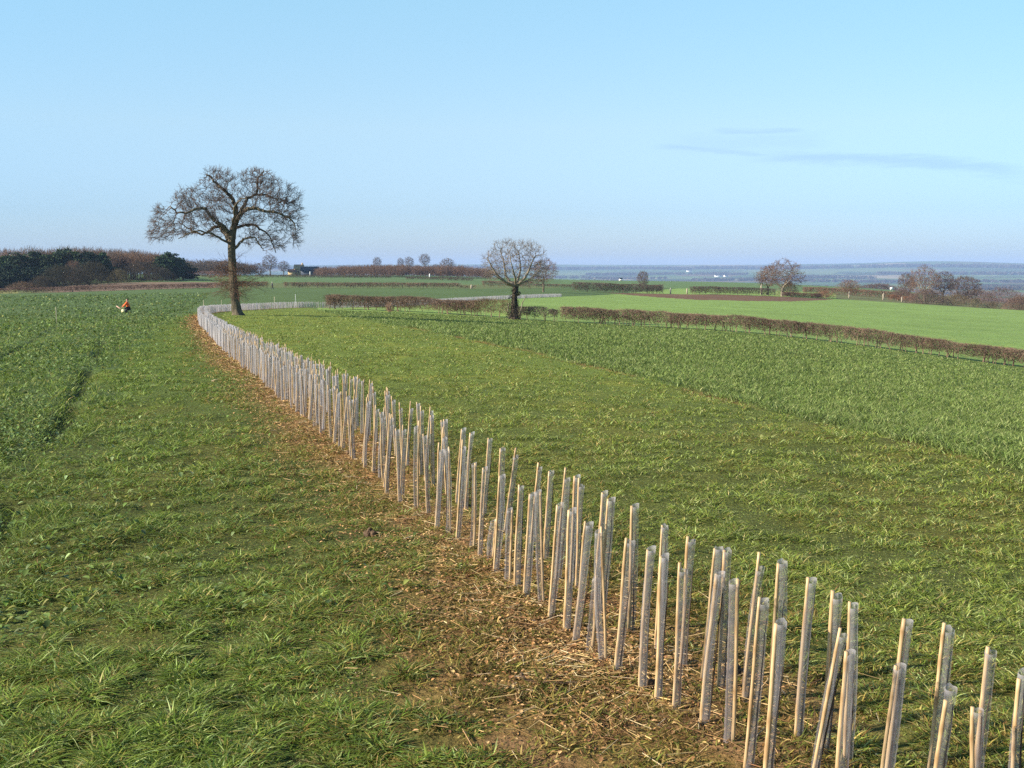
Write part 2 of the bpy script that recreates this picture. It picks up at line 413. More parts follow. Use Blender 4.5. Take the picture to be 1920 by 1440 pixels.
def ground_z(X, Y, fine=True):
    X = np.asarray(X, float); Y = np.asarray(Y, float)
    z = base_z(X, Y)
    r = np.hypot(X, Y)
    if fine:
        near = 1 - sstep(60, 160, r)
        z = z + near * (0.07 * (fbm(X / 1.7, Y / 1.7, 3, 2) - 0.5) + 0.05 * (fbm(X / 0.35, Y / 0.35, 5, 2) - 0.5))
        for ru in RUTS:
            d, _ = pdist(X, Y, ru)
            z = z - near * 0.11 * np.exp(-(d / 0.15) ** 2) * sstep(0.28, 0.5, fbm(X / 1.6, Y / 1.6, 97, 2))
        d, _ = pdist(X, Y, WHEAT)
        z = z - near * 0.05 * np.exp(-(d / 0.12) ** 2)
    return z
def gz(x, y): return float(ground_z(np.array([x]), np.array([y]))[0])
def gz0(x, y): return float(base_z(np.array([x]), np.array([y]))[0])

# field limits (range by photo bearing) --------------------------------
def bpx(az): return 960 + F * np.tan(np.clip(az, -1.2, 1.2)) * 0.99
def f_lin(px, pts):
    p = np.array(pts, float); return np.interp(px, p[:, 0], p[:, 1])
BC = [(-300, 235), (0, 240), (220, 250), (400, 268), (540, 270), (890, 275), (1000, 300), (1050, 330)]

def albedo(X, Y):
    r = np.hypot(X, Y); az = np.arctan2(X, Y); px = bpx(az)
    n1 = fbm(X / 2.3, Y / 2.3, 11, 3); n2 = fbm(X / 0.5, Y / 0.5, 12, 2); n3 = fbm(X / 14, Y / 14, 13, 2)
    col = np.zeros((len(X), 3))
    def put(c, w):
        nonlocal col
        w = np.clip(w, 0, 1)[:, None]; col = col * (1 - w) + np.asarray(c) * w
    dr, arc = pdist(X, Y, ROW); dw, _ = pdist(X, Y, WHEAT); dp, _ = pdist(X, Y, RAPE); dp = dp + 2.4 * (fbm(X / 2.2, Y / 2.2, 91, 3) - 0.5)
    soil = np.array([0.215, 0.115, 0.046])
    grass = np.array([0.090, 0.130, 0.026]); olive = np.array([0.132, 0.172, 0.034]); wheat = np.array([0.115, 0.165, 0.046]); rape = np.array([0.080, 0.120, 0.042])
    side = dr > 0
    # default: everything left of/behind the row = leafy crop, right of it = margin then cereal
    put(rape, np.ones(len(X)))
    put(grass, ((~side) & (dp > 0) & (r < 95)).astype(float))
    put(olive, (side & (r < 400)).astype(float))
    put(wheat, (dw > 0) * (r < 400) * side.astype(float))
    edge = np.exp(-(dw / 0.22) ** 2) * (r < 60) * side
    put(soil * 0.8, edge * sstep(0.35, 0.6, n1))
    # mulch / bare soil strip along the guards
    nr = 1 - sstep(4.0, 8.0, r); strip = sstep(0.85, 0.2, np.abs(dr - 0.1 + 0.26 * nr) - 0.22 * nr + (n1 - 0.5) * 1.0)
    put(soil * 1.05, strip * (0.55 + 0.45 * n2) * (r < 130))
    # bare earth in front of the near guards
    put(np.array([0.235, 0.138, 0.068]), sstep(0.45, 0.65, n2) * strip * (r < 12) * 0.8)
    # beyond hedge A: bright even cereal field
    rA = f_lin(px, [(600, 105), (960, 96), (1400, 91), (1900, 90), (2300, 92)])
    beyondA = (r > rA) & side & (px > 600)
    put((0.172, 0.255, 0.066), beyondA & (r < 700))
    stripes = 0.5 + 0.5 * np.sin((Y * 0.94 - X * 0.30) / 2.4 + 2 * fbm(X / 40, Y / 40, 77, 2))
    put((0.195, 0.270, 0.080), (beyondA & (r < 340)) * stripes * 0.5)
    # ploughed strip
    lo = f_lin(px, [(1060, 290), (1130, 282), (1180, 262), (1240, 248), (1300, 236), (1400, 240), (1480, 254), (1540, 284), (1560, 300)])
    hi = f_lin(px, [(1060, 283), (1200, 281), (1400, 287), (1560, 300)])
    put((0.135, 0.080, 0.050), ((r > lo) & (r < hi)).astype(float))
    # beyond hedges B / C
    rb = f_lin(px, BC)
    past = (r > rb) & ((px < 1050) | False) & (~side | (px < 1000))
    put((0.110, 0.132, 0.050), past.astype(float))
    put((0.165, 0.115, 0.078), past * sstep(60, 130, px) * sstep(440, 400, px) * ((r < 335)))
    put((0.20, 0.20, 0.07), past * (px < 45) * (r < 420))
    put((0.100, 0.155, 0.055), past * (px > 100) * (r > 335) * (px < 600))
    put((0.090, 0.140, 0.055), past * (px > 560) * (r > 345))
    # rough scrub right edge
    put((0.120, 0.125, 0.055), ((px > 1560) & (r > 302)).astype(float))
    put((0.10, 0.155, 0.06), ((px > 1050) & (r > 380) & (px < 1720)).astype(float))
    # ruts: shadow along the wheel tracks put into the ground colour as dark green
    for ru in RUTS:
        d, _ = pdist(X, Y, ru); put((0.045, 0.056, 0.020), 0.85 * np.exp(-(d / 0.13) ** 2) * (r < 110) * sstep(0.28, 0.5, fbm(X / 1.6, Y / 1.6, 97, 2)))
    col = col * (0.80 + 0.28 * n1 + 0.16 * n3)[:, None]
    thatch = np.array([0.066, 0.068, 0.022]); tw = (0.75 * (1 - sstep(6, 28, r)) * (r < 110) * (1 - strip))[:, None]; col = col * (1 - tw) + thatch * tw  # thatch darkened close by, so the gaps between blades look shaded
    yel = sstep(0.5, 0.75, fbm(X / 1.1, Y / 1.1, 41, 2)) * (r < 120)
    col = col * (1 + yel[:, None] * np.array([0.25, 0.10, 0.0]))
    return np.clip(col, 0.01, 0.9)

# ------------------------------------------------------------------ ground and hills
def ground_material():
    m, t = mat('ground_turf_and_soil')
    out = nd(t, 'ShaderNodeOutputMaterial'); p = nd(t, 'ShaderNodeBsdfPrincipled')
    p.inputs['Roughness'].default_value = 0.95; p.inputs['Specular IOR Level'].default_value = 0.08
    at_ = nd(t, 'ShaderNodeAttribute', attribute_name='col'); tcn = nd(t, 'ShaderNodeTexCoord')
    n1 = nd(t, 'ShaderNodeTexNoise'); n1.inputs['Scale'].default_value = 1.6; n1.inputs['Detail'].default_value = 8; n1.inputs['Roughness'].default_value = 0.7
    n2 = nd(t, 'ShaderNodeTexNoise'); n2.inputs['Scale'].default_value = 24; n2.inputs['Detail'].default_value = 6; n2.inputs['Roughness'].default_value = 0.65
    for n in (n1, n2): t.links.new(tcn.outputs['Object'], n.inputs[0])
    mr = nd(t, 'ShaderNodeMapRange'); t.links.new(n1.outputs[0], mr.inputs[0]); mr.inputs[1].default_value = 0.25; mr.inputs[2].default_value = 0.75; mr.inputs[3].default_value = 0.72; mr.inputs[4].default_value = 1.28
    mr2 = nd(t, 'ShaderNodeMapRange'); t.links.new(n2.outputs[0], mr2.inputs[0]); mr2.inputs[1].default_value = 0.3; mr2.inputs[2].default_value = 0.7; mr2.inputs[3].default_value = 0.5; mr2.inputs[4].default_value = 1.45
    mm = nd(t, 'ShaderNodeMath', operation='MULTIPLY'); t.links.new(mr.outputs[0], mm.inputs[0]); t.links.new(mr2.outputs[0], mm.inputs[1])
    sc = nd(t, 'ShaderNodeVectorMath', operation='SCALE'); t.links.new(at_.outputs[0], sc.inputs[0]); t.links.new(mm.outputs[0], sc.inputs['Scale'])
    t.links.new(sc.outputs[0], p.inputs['Base Color'])
    bp = nd(t, 'ShaderNodeBump'); bp.inputs['Strength'].default_value = 0.9; bp.inputs['Distance'].default_value = 0.05
    t.links.new(n2.outputs[0], bp.inputs['Height']); t.links.new(bp.outputs[0], p.inputs['Normal'])
    t.links.new(p.outputs[0], out.inputs[0]); return m
def hills_material():
    m, t = mat('far_fields')
    out = nd(t, 'ShaderNodeOutputMaterial'); p = nd(t, 'ShaderNodeBsdfPrincipled'); p.inputs['Roughness'].default_value = 1; p.inputs['Specular IOR Level'].default_value = 0
    tcn = nd(t, 'ShaderNodeTexCoord'); mp = nd(t, 'ShaderNodeMapping'); mp.inputs['Scale'].default_value = (1 / 420, 1 / 520, 0); mp.inputs['Rotation'].default_value = (0, 0, 0.35)
    t.links.new(tcn.outputs['Object'], mp.inputs[0])
    vo = nd(t, 'ShaderNodeTexVoronoi'); vo.inputs['Scale'].default_value = 1; t.links.new(mp.outputs[0], vo.inputs[0])
    sp = nd(t, 'ShaderNodeSeparateColor'); t.links.new(vo.outputs['Color'], sp.inputs[0])
    rp = nd(t, 'ShaderNodeValToRGB'); rp.color_ramp.interpolation = 'CONSTANT'
    cs = [(0.0, (0.070, 0.115, 0.045)), (0.22, (0.100, 0.150, 0.055)), (0.40, (0.055, 0.085, 0.040)), (0.58, (0.125, 0.165, 0.070)), (0.72, (0.13, 0.105, 0.065)), (0.82, (0.085, 0.135, 0.050)), (0.95, (0.26, 0.22, 0.14))]
    for i, (q, c) in enumerate(cs):
        e = rp.color_ramp.elements[i] if i < 2 else rp.color_ramp.elements.new(q)
        e.position = q; e.color = (*c, 1)
    t.links.new(sp.outputs[0], rp.inputs[0])
    n1 = nd(t, 'ShaderNodeTexNoise'); n1.inputs['Scale'].default_value = 0.012; n1.inputs['Detail'].default_value = 6; t.links.new(tcn.outputs['Object'], n1.inputs[0])
    mr = nd(t, 'ShaderNodeMapRange'); t.links.new(n1.outputs[0], mr.inputs[0]); mr.inputs[1].default_value = 0.3; mr.inputs[2].default_value = 0.7; mr.inputs[3].default_value = 0.7; mr.inputs[4].default_value = 1.2
    sc = nd(t, 'ShaderNodeVectorMath', operation='SCALE'); t.links.new(rp.outputs[0], sc.inputs[0]); t.links.new(mr.outputs[0], sc.inputs['Scale'])
    t.links.new(sc.outputs[0], p.inputs['Base Color']); t.links.new(p.outputs[0], out.inputs[0]); return m
M['ground'] = ground_material(); M['hills'] = hills_material()

azs = np.concatenate([np.linspace(-math.pi, -0.66, 26)[:-1], np.linspace(-0.66, 0.66, 760), np.linspace(0.66, math.pi, 26)[1:-1]])
def polar_sheet(name, r0, r1, nr, m, centre, with_alb):
    rs = np.exp(np.linspace(math.log(r0), math.log(r1), nr))
    A, Rr = np.meshgrid(azs, rs)
    X = (np.sin(A) * Rr).ravel(); Y = (np.cos(A) * Rr).ravel()
    Z = ground_z(X, Y)
    na = len(azs); k = np.arange(na); k2 = (k + 1) % na
    rows = np.arange(nr - 1)[:, None] * na
    q = np.stack([rows + k[None], rows + na + k[None], rows + na + k2[None], rows + k2[None]], -1).reshape(-1, 4)
    mb = MB(); colr = albedo(X, Y) if with_alb else np.ones((len(X), 3))
    V = np.stack([X, Y, Z], 1)
    if centre:
        V = np.concatenate([V, [[0, 0, float(Z[:na].mean())]]]); colr = np.concatenate([colr, colr[:1]])
        tri = np.stack([np.full(na, len(V) - 1), k, k2], 1)
        mb.add(V, q, tri, col=colr)
    else: mb.add(V, q, col=colr)
    o = mb.obj(name, m, smooth=True); o['kind'] = 'structure'
    return o
polar_sheet('ground', 0.5, 1300, 560, M['ground'], True, True)
polar_sheet('hills', 1300, 13400, 120, M['hills'], False, False)

# ------------------------------------------------------------------ grass, crops, litter (uncountable: one object each)
def sample(n, r0, r1, a=0.62, wlog=0.5):
    m = RNG.random(n) < wlog
    u = RNG.random(n)
    rl = np.exp(math.log(r0) + u * (math.log(r1) - math.log(r0)))
    ri = 1 / (1 / r0 + u * (1 / r1 - 1 / r0))
    r = np.where(m, rl, ri); az = RNG.uniform(-a, a, n)
    wide = RNG.random(n) < 0.16; az = np.where(wide, np.sign(az) * (a + np.abs(az) / a * 0.40), az)
    return np.sin(az) * r, np.cos(az) * r, r

def blades(mb, X, Y, Z, h, w, lean, col, curve=0.5, segs=3, flat=False):
    """curved tapering blades"""
    n = len(X); ang = RNG.uniform(0, 2 * math.pi, n); face = RNG.uniform(0, 2 * math.pi, n)
    L = np.stack([np.cos(ang), np.sin(ang), np.zeros(n)], 1)
    S = np.stack([np.cos(face), np.sin(face), np.zeros(n)], 1)
    P = np.stack([X, Y, Z], 1); rows = []
    for i in range(segs + 1):
        t = i / segs
        c = P + L * (lean * h * (t * (1 - curve) + curve * t * t))[:, None] + np.array([0, 0, 1.0]) * (h * (t - 0.35 * lean * t * t))[:, None]
        if i == segs: rows.append(c[:, None])
        else:
            ww = (w * (1 - 0.55 * t * t) * (0.75 if i == 0 else 1))[:, None] * 0.5
            rows.append(np.stack([c - S * ww, c + S * ww], 1))
    V = np.concatenate(rows, 1); k = V.shape[1]
    base = (np.arange(n) * k)[:, None]
    fq = [base + np.array([[2 * i, 2 * i + 1, 2 * i + 3, 2 * i + 2]]) for i in range(segs - 1)]
    ft = base + np.array([[2 * segs - 2, 2 * segs - 1, 2 * segs]])
    cc = np.repeat(col[:, None], k, 1).reshape(-1, 3)
    args = ([np.concatenate(fq)] if fq else []) + [ft]
    mb.add(V.reshape(-1, 3), *args, col=cc)

def mixcol(n, table):
    """random albedo from (weight, rgb) rows"""
    w = np.array([t[0] for t in table]); w = w / w.sum()
    k = RNG.choice(len(table), n, p=w)
    c = np.array([t[1] for t in table])[k]
    return c * RNG.uniform(0.55, 1.55, (n, 1)) * RNG.uniform(0.93, 1.07, (n, 3))

GREEN = [(1.8, (0.30, 0.37, 0.13)), (5, (0.122, 0.180, 0.025)), (3, (0.172, 0.228, 0.040)), (2, (0.080, 0.130, 0.018)), (1.3, (0.21, 0.220, 0.045)), (0.5, (0.36, 0.31, 0.12))]  # first row: bright highlights on the turf put into pale blades
OLIVE = [(1.8, (0.33, 0.38, 0.14)), (5, (0.150, 0.196, 0.032)), (3, (0.198, 0.240, 0.048)), (2, (0.100, 0.148, 0.025)), (1.5, (0.25, 0.240, 0.062)), (0.6, (0.38, 0.33, 0.14))]  # first row again paints highlights as pale blade colour
DRY = [(3, (0.150, 0.145, 0.028)), (3, (0.27, 0.205, 0.055)), (2, (0.36, 0.265, 0.095)), (2.5, (0.11, 0.130, 0.025)), (2, (0.19, 0.110, 0.038))]
WHT = [(5, (0.128, 0.174, 0.042)), (3, (0.176, 0.220, 0.070)), (2, (0.085, 0.130, 0.028)), (1.2, (0.26, 0.29, 0.12))]

def lod(r): return np.maximum(1, r / 8.0) ** 0.85

def zones(X, Y):
    dr, arc = pdist(X, Y, ROW); dw, _ = pdist(X, Y, WHEAT); dp, _ = pdist(X, Y, RAPE); dp = dp + 2.4 * (fbm(X / 2.2, Y / 2.2, 91, 3) - 0.5)
    r = np.hypot(X, Y); rA = f_lin(bpx(np.arctan2(X, Y)), [(600, 105), (960, 96), (1400, 91), (1900, 90), (2300, 92)])
    right = dr > 0
    n1 = fbm(X / 2.3, Y / 2.3, 11, 3)
    nr = 1 - sstep(4.0, 8.0, r); strip = np.abs(dr - 0.12 + 0.26 * nr) + (n1 - 0.5) * 1.0 + (vnoise(X * 7, Y * 7, 71) - 0.5) * 0.8 < 0.50 + 0.22 * nr
    wheat = right & (dw > 0.05) & (r < rA - 1.5)
    margin_r = right & ~wheat & ~strip & (r < rA - 1.0)
    rape = (~right) & (dp < 0)
    margin_l = (~right) & ~rape & ~strip & (r < 95)
    beyond = (~right) & (r > 95)
    return strip, wheat, margin_r, rape | beyond, margin_l, dr, dw, dp

g = MB(); lit = MB(); wh = MB(); lf = MB()
X, Y, r = sample(1150000, 2.5, 105, a=0.54)
strip, wheat, mr_, rape, ml, dr, dw, dp = zones(X, Y)
Z = ground_z(X, Y) - 0.004
k = lod(r); n1 = fbm(X / 1.1, Y / 1.1, 41, 2); n2 = fbm(X / 0.45, Y / 0.45, 42, 2); n5 = fbm(X / 3.5, Y / 3.5, 43, 2)
rutd = np.minimum.reduce([np.abs(pdist(X, Y, ru)[0]) for ru in RUTS])
def emit(mb, mask, hbase, hvar, w, lean0, lean1, table, segs_near=3, curve=0.5, dry_by=None, dry_tab=None):
    for near in (True, False):
        mk = mask & ((r < 14) if near else (r >= 14))
        n = int(mk.sum())
        if not n: continue
        c = mixcol(n, table)
        if dry_by is not None:
            d = mixcol(n, dry_tab); s = RNG.random(n) < dry_by[mk]; c[s] = d[s]
        c = c * (0.88 + 0.24 * n5[mk])[:, None]; kk = k[mk]
        h = (hbase * (0.30 + 1.5 * cl_[mk]) + hvar * RNG.random(n) * (0.4 + 1.2 * cl_[mk])) * np.minimum(kk ** 0.35, 1.6)
        blades(mb, X[mk], Y[mk], Z[mk], h, w * kk * RNG.uniform(0.7, 1.3, n), RNG.uniform(lean0, lean1, n), c, curve, segs_near if near else 2)
long_ = sstep(0.45, 0.7, n5)
rnd = RNG.random(len(X)); cl_ = sstep(0.28, 0.72, fbm(X / (0.16 * np.maximum(1, r / 12) ** 0.6), Y / (0.16 * np.maximum(1, r / 12) ** 0.6), 45, 2))
lush = np.clip(0.9 - 0.5 * sstep(-2.0, -0.6, dr), 0, 1)
# left margin: lush turf, drier towards the guards
emit(g, ml & (rnd < 0.70 + 0.4 * cl_), 0.024, 0.028, 0.0062, 0.8, 2.3, GREEN, dry_by=np.clip(0.03 + 0.55 * sstep(-2.0, -0.6, dr) + 0.22 * sstep(0.5, 0.75, n1), 0, 0.85), dry_tab=DRY)
tuft = ml & (cl_ > 0.5) & (dr < -0.9)
emit(g, tuft & (RNG.random(len(X)) < 0.15 + 0.3 * long_), 0.026, 0.044, 0.0062, 0.7, 2.2, GREEN)
# strip: thin yellowed growth
emit(g, strip & (rnd < (0.26 + 0.42 * sstep(0.45, 0.62, n1)) * (0.5 + 0.5 * sstep(3.5, 8, r))), 0.018, 0.026, 0.0062, 0.6, 2.0, DRY)
# right margin: short olive turf
emit(g, mr_ & (rnd < 0.70 + 0.4 * cl_), 0.024, 0.026, 0.0060, 0.7, 2.2, OLIVE, dry_by=np.clip(0.04 + 0.5 * sstep(2.0, 0.6, dr) + 0.14 * sstep(0.5, 0.7, n1), 0, 0.85), dry_tab=DRY)
# grass between the leaves of the crop
emit(g, rape & ((rutd > 0.10) | (rnd < 0.3)) & (rnd < 0.62) & (r < 75), 0.05, 0.045, 0.0052, 0.5, 1.7, GREEN)
tag(g.obj('grass', M['blade']), 'short tufted green and yellowing grass either side of the guards', 'grass', kind='stuff')

# winter cereal on the right: upright rows of taller blades
cl0 = cl_; cl_ = 0.25 + 0.5 * n2
emit(wh, wheat & (rnd < 0.98), 0.056, 0.046, 0.0070, 0.4, 1.4, WHT)
X, Y, r = sample(330000, 5, 108, wlog=0.85)
strip, wheat, mr_, rape, ml, dr, dw, dp = zones(X, Y)
m_ = wheat; X, Y, r, dw = X[m_], Y[m_], r[m_], dw[m_]
Z = ground_z(X, Y); k = lod(r); n2 = fbm(X / 0.6, Y / 0.6, 42, 2); cl_ = 0.25 + 0.5 * n2; n5 = fbm(X / 3.5, Y / 3.5, 43, 2)
emit(wh, np.ones(len(X), bool), 0.056, 0.052, 0.0070, 0.4, 1.4, WHT)
tag(wh.obj('winter_wheat', M['blade']), 'knee deep green of a young cereal crop right of the grass margin', 'cereal crop', kind='stuff')

# leafy crop on the left
def leaves(mb, X, Y, Z, size, col, tilt0=0.1, tilt1=0.9):
    n = len(X); a = RNG.uniform(0, 2 * math.pi, n); ti = RNG.uniform(tilt0, tilt1, n)
    D = np.stack([np.cos(a) * np.cos(ti), np.sin(a) * np.cos(ti), np.sin(ti)], 1)
    S = np.stack([-np.sin(a), np.cos(a), np.zeros(n)], 1); U = np.cross(D, S)
    P = np.stack([X, Y, Z], 1); w = size * 0.30
    rows = []
    for t, ww, up in ((0.0, 0.12, 0), (0.35, 0.85, 0.0), (0.7, 1.0, -0.06), (1.0, 0.25, -0.18)):
        c = P + D * (size * t)[:, None] - U * (size * up)[:, None] * 0 + np.array([0, 0, 1.0]) * (size * up)[:, None]
        rows.append(np.stack([c - S * (w * ww)[:, None] + np.array([0, 0, 1]) * (w * ww * 0.35)[:, None], c, c + S * (w * ww)[:, None] + np.array([0, 0, 1]) * (w * ww * 0.35)[:, None]], 1))
    V = np.concatenate(rows, 1); base = (np.arange(n) * 12)[:, None]
    q = np.concatenate([base + np.array([[3 * i + j, 3 * i + j + 1, 3 * i + j + 4, 3 * i + j + 3]]) for i in range(3) for j in range(2)])
    mb.add(V.reshape(-1, 3), q, col=np.repeat(col[:, None], 12, 1).reshape(-1, 3))
LEAF = [(5, (0.092, 0.142, 0.026)), (3, (0.130, 0.185, 0.042)), (2, (0.058, 0.100, 0.020)), (1.3, (0.22, 0.28, 0.11)), (0.9, (0.21, 0.21, 0.05))]  # the pale green row paints the glints on the crop leaves
X, Y, r = sample(400000, 3.0, 200, a=0.54, wlog=0.85)
strip, wheat, mr_, rape, ml, dr, dw, dp = zones(X, Y)
rutd = np.minimum.reduce([np.abs(pdist(X, Y, ru)[0]) for ru in RUTS])
patch = fbm(X / 3.0, Y / 3.0, 61, 3)
keep = ((rape & (RNG.random(len(X)) < 0.30 + 0.70 * sstep(0.42, 0.56, patch)) & (dp < -0.2)) | (ml & (r > 5.5) & (RNG.random(len(X)) < 0.004 + 0.10 * np.exp(-(dp / 1.0) ** 2))))
keep &= (rutd > 0.13) | (fbm(X / 1.6, Y / 1.6, 97, 2) < 0.36) | (RNG.random(len(X)) < 0.25)
X, Y, r = X[keep], Y[keep], r[keep]
lift = RNG.uniform(0.0, 0.10, len(X)) * np.where(r < 8, 0.4, 1)
leaves(lf, X, Y, ground_z(X, Y) + lift, np.clip(0.042 * np.maximum(1, r / 13) ** 0.72, 0, 0.30) * RNG.uniform(0.6, 1.5, len(X)), mixcol(len(X), LEAF))
tag(lf.obj('leafy_crop', M['leaf']), 'low broad-leaved green crop covering the field left of the row', 'leafy crop', kind='stuff')

# straw, dead stalks and dry leaves lying on the strip
n = 9000
ri = RNG.random(n); pos = ri ** 1.5
tot_arc = np.cumsum(np.concatenate([[0], np.hypot(*np.diff(ROW, axis=0).T)]))
sarc = 1.0 + np.exp(RNG.uniform(math.log(1.2), math.log(70), n)) - 0.2
PX = np.interp(sarc, tot_arc, ROW[:, 0]); PY = np.interp(sarc, tot_arc, ROW[:, 1])
X = PX + RNG.normal(0.02, 0.38, n); Y = PY + RNG.normal(0, 0.35, n); r = np.hypot(X, Y)
a = RNG.uniform(0, math.pi, n); Ln = (0.015 + 0.16 * RNG.random(n) ** 3.2) * np.maximum(1, r / 14) ** 0.3; w = RNG.uniform(0.0013, 0.0030, n) * np.maximum(1, r / 8) ** 0.8
D = np.stack([np.cos(a), np.sin(a), RNG.normal(0.05, 0.16, n)], 1); Zs = ground_z(X, Y) + 0.012 + 0.01 * RNG.random(n)
P0 = np.stack([X, Y, Zs], 1) - D * (Ln / 2)[:, None]; P1 = P0 + D * Ln[:, None]
P0[:, 2] = np.maximum(P0[:, 2], ground_z(P0[:, 0], P0[:, 1]) + 0.002); P1[:, 2] = np.maximum(P1[:, 2], ground_z(P1[:, 0], P1[:, 1]) + 0.002)
V, Q = tubes(P0, P1, w, w * 0.8, 3)
STRAW = [(3, (0.44, 0.32, 0.15)), (2, (0.31, 0.19, 0.08)), (3, (0.17, 0.095, 0.042)), (1, (0.52, 0.42, 0.26))]
cc = np.repeat(mixcol(n, STRAW)[:, None], 6, 1).reshape(-1, 3)
lit.add(V, Q, col=cc)
n = 20000
sarc = 1.0 + np.exp(RNG.uniform(math.log(1.2), math.log(75), n)); PX = np.interp(sarc, tot_arc, ROW[:, 0]); PY = np.interp(sarc, tot_arc, ROW[:, 1])
X = PX + RNG.normal(-0.12, 0.36, n); Y = PY + RNG.normal(0, 0.35, n); r = np.hypot(X, Y)
leaves(lit, X, Y, ground_z(X, Y) + 0.01, RNG.uniform(0.010, 0.028, n) * np.maximum(1, r / 8) ** 0.75, mixcol(n, [(3, (0.30, 0.165, 0.065)), (2, (0.16, 0.085, 0.038)), (3, (0.42, 0.27, 0.12))]), -0.2, 0.6)
tag(lit.obj('straw_litter', M['straw']), 'scattered straw, stalks and dry leaves on the bare strip along the guards', 'straw', kind='stuff')

# ------------------------------------------------------------------ tree guards
def tube_mesh(h, rad, seed, lean=(0, 0), segs=14, rings=30, flare=0.12, crumple=0.0):
    rg = np.random.default_rng(seed); z = np.linspace(0, 1, rings); ang = np.arange(segs) * 2 * math.pi / segs
    V = np.zeros((rings, segs, 3)); col = np.zeros((rings, segs, 3)); pitch = 0.055; ph0 = rg.uniform(0, 1)
    bx, by = rg.normal(0, 0.006, 2)
    for i, t in enumerate(z):
        ph = (h * t / pitch + ph0 - ang / (2 * math.pi)) % 1.0
        rr = rad * (1 + 0.10 * ph) * (1 + flare * max(0, (t - 0.85) / 0.15) + 0.10 * max(0, (0.06 - t) / 0.06)) * (1 + 0.012 * rg.normal(0, 1, segs))
        rr = rr * (1 + crumple * rg.normal(0, 1, segs))
        zz = h * t + (0.006 * np.sin(ang * 1 + 1) * 1 + (ph * 0.010 if i == rings - 1 else 0)) * (t > 0.9)
        V[i, :, 0] = lean[0] * t + bx * math.sin(t * 3.14) + rr * np.cos(ang)
        V[i, :, 1] = lean[1] * t + by * math.sin(t * 3.14) + rr * np.sin(ang)
        V[i, :, 2] = zz
        col[i, :, 0] = 0.06 * ph + (0.45 if i >= rings - 1 else 0.0) + 0.08 * max(0, 0.12 - t) / 0.12
    k = np.arange(segs); k2 = (k + 1) % segs; rows = np.arange(rings - 1)[:, None] * segs
    q = np.stack([rows + k, rows + k2, rows + segs + k2, rows + segs + k], -1).reshape(-1, 4)
    return V.reshape(-1, 3), q, col.reshape(-1, 3)

def cane_mesh(h, rad, seed, lean=(0, 0), off=(0, 0)):
    rg = np.random.default_rng(seed); pts = []; rad_ = []; col = []
    n = 15; nodes = set(rg.choice(np.arange(2, n - 1), 3, replace=False))
    bx, by = rg.normal(0, 0.003, 2)
    for i in range(n):
        t = i / (n - 1); b = 1.16 if i in nodes else 1.0
        pts.append((off[0] + lean[0] * t + bx * math.sin(5 * t), off[1] + lean[1] * t + by * math.sin(4 * t), -0.03 + (h + 0.03) * t)); rad_.append(rad * b * (1.04 - 0.12 * t))
        col.append((0.72, 0.66, 0.6) if i in nodes else (1, 1, 1))
    V, q, t_ = polytube(pts, rad_, 8)
    c = np.concatenate([np.repeat(np.array(col), 8, 0), [[1, 1, 1]], [[1.05, 0.95, 0.8]]])
    return V, q, t_, c

def stem_mesh(h, seed, lean=(0, 0), off=(0, 0)):
    rg = np.random.default_rng(seed); n = 10; pts = []
    w = rg.normal(0, 0.0025, (n, 2)).cumsum(0) * 0.6
    for i in range(n):
        t = i / (n - 1); pts.append((off[0] + lean[0] * t + w[i, 0], off[1] + lean[1] * t + w[i, 1], -0.01 + h * t))
    V, q, t_ = polytube(pts, np.linspace(0.0042, 0.0018, n), 6)
    return V, q, t_

def guard_parts(h, hc, rad, crad, seed, lean=(0, 0), cane_side=-1, crumple=0.0, low=False):
    rg = np.random.default_rng(seed)
    a = (math.pi if cane_side < 0 else 0) + rg.normal(0.0, 0.35) - 0.25 * cane_side * -1
    off = (rad * 1.0 * math.cos(a), rad * 0.55 * math.sin(a) - 0.004)
    b = MB(); V, q, c = tube_mesh(h, rad, seed, lean, 10 if low else 14, 12 if low else 30, crumple=crumple); b.add(V, q, col=c); tm = b.mesh('tube', M['tube'], True)
    b = MB(); V, q, t_, c = cane_mesh(hc, crad, seed + 1, (lean[0] * hc / h, lean[1] * hc / h), off); b.add(V, q, t_, col=c); cm = b.mesh('cane', M['cane'], True)
    b = MB(); V, q, t_ = stem_mesh(h * rg.uniform(0.75, 1.05), seed + 2, lean, (-off[0] * 0.6, -off[1] * 0.6)); b.add(V, q, t_); sm = b.mesh('sapling_stem', M['stem'], True)
    return tm, cm, sm

G_ALL = 'spiral tree guards along the new hedge line'
def place_guard(xy, meshes, label, group, yaw=0.0, scale=1.0, stem=True):
    o = empty('tree_guard', (xy[0], xy[1], gz(*xy) - 0.008), label, 'tree guard', group, yaw)
    o.scale = (1, 1, scale)
    link_mesh('tube', meshes[0], o); link_mesh('cane', meshes[1], o)
    if stem: link_mesh('sapling_stem', meshes[2], o)
    return o

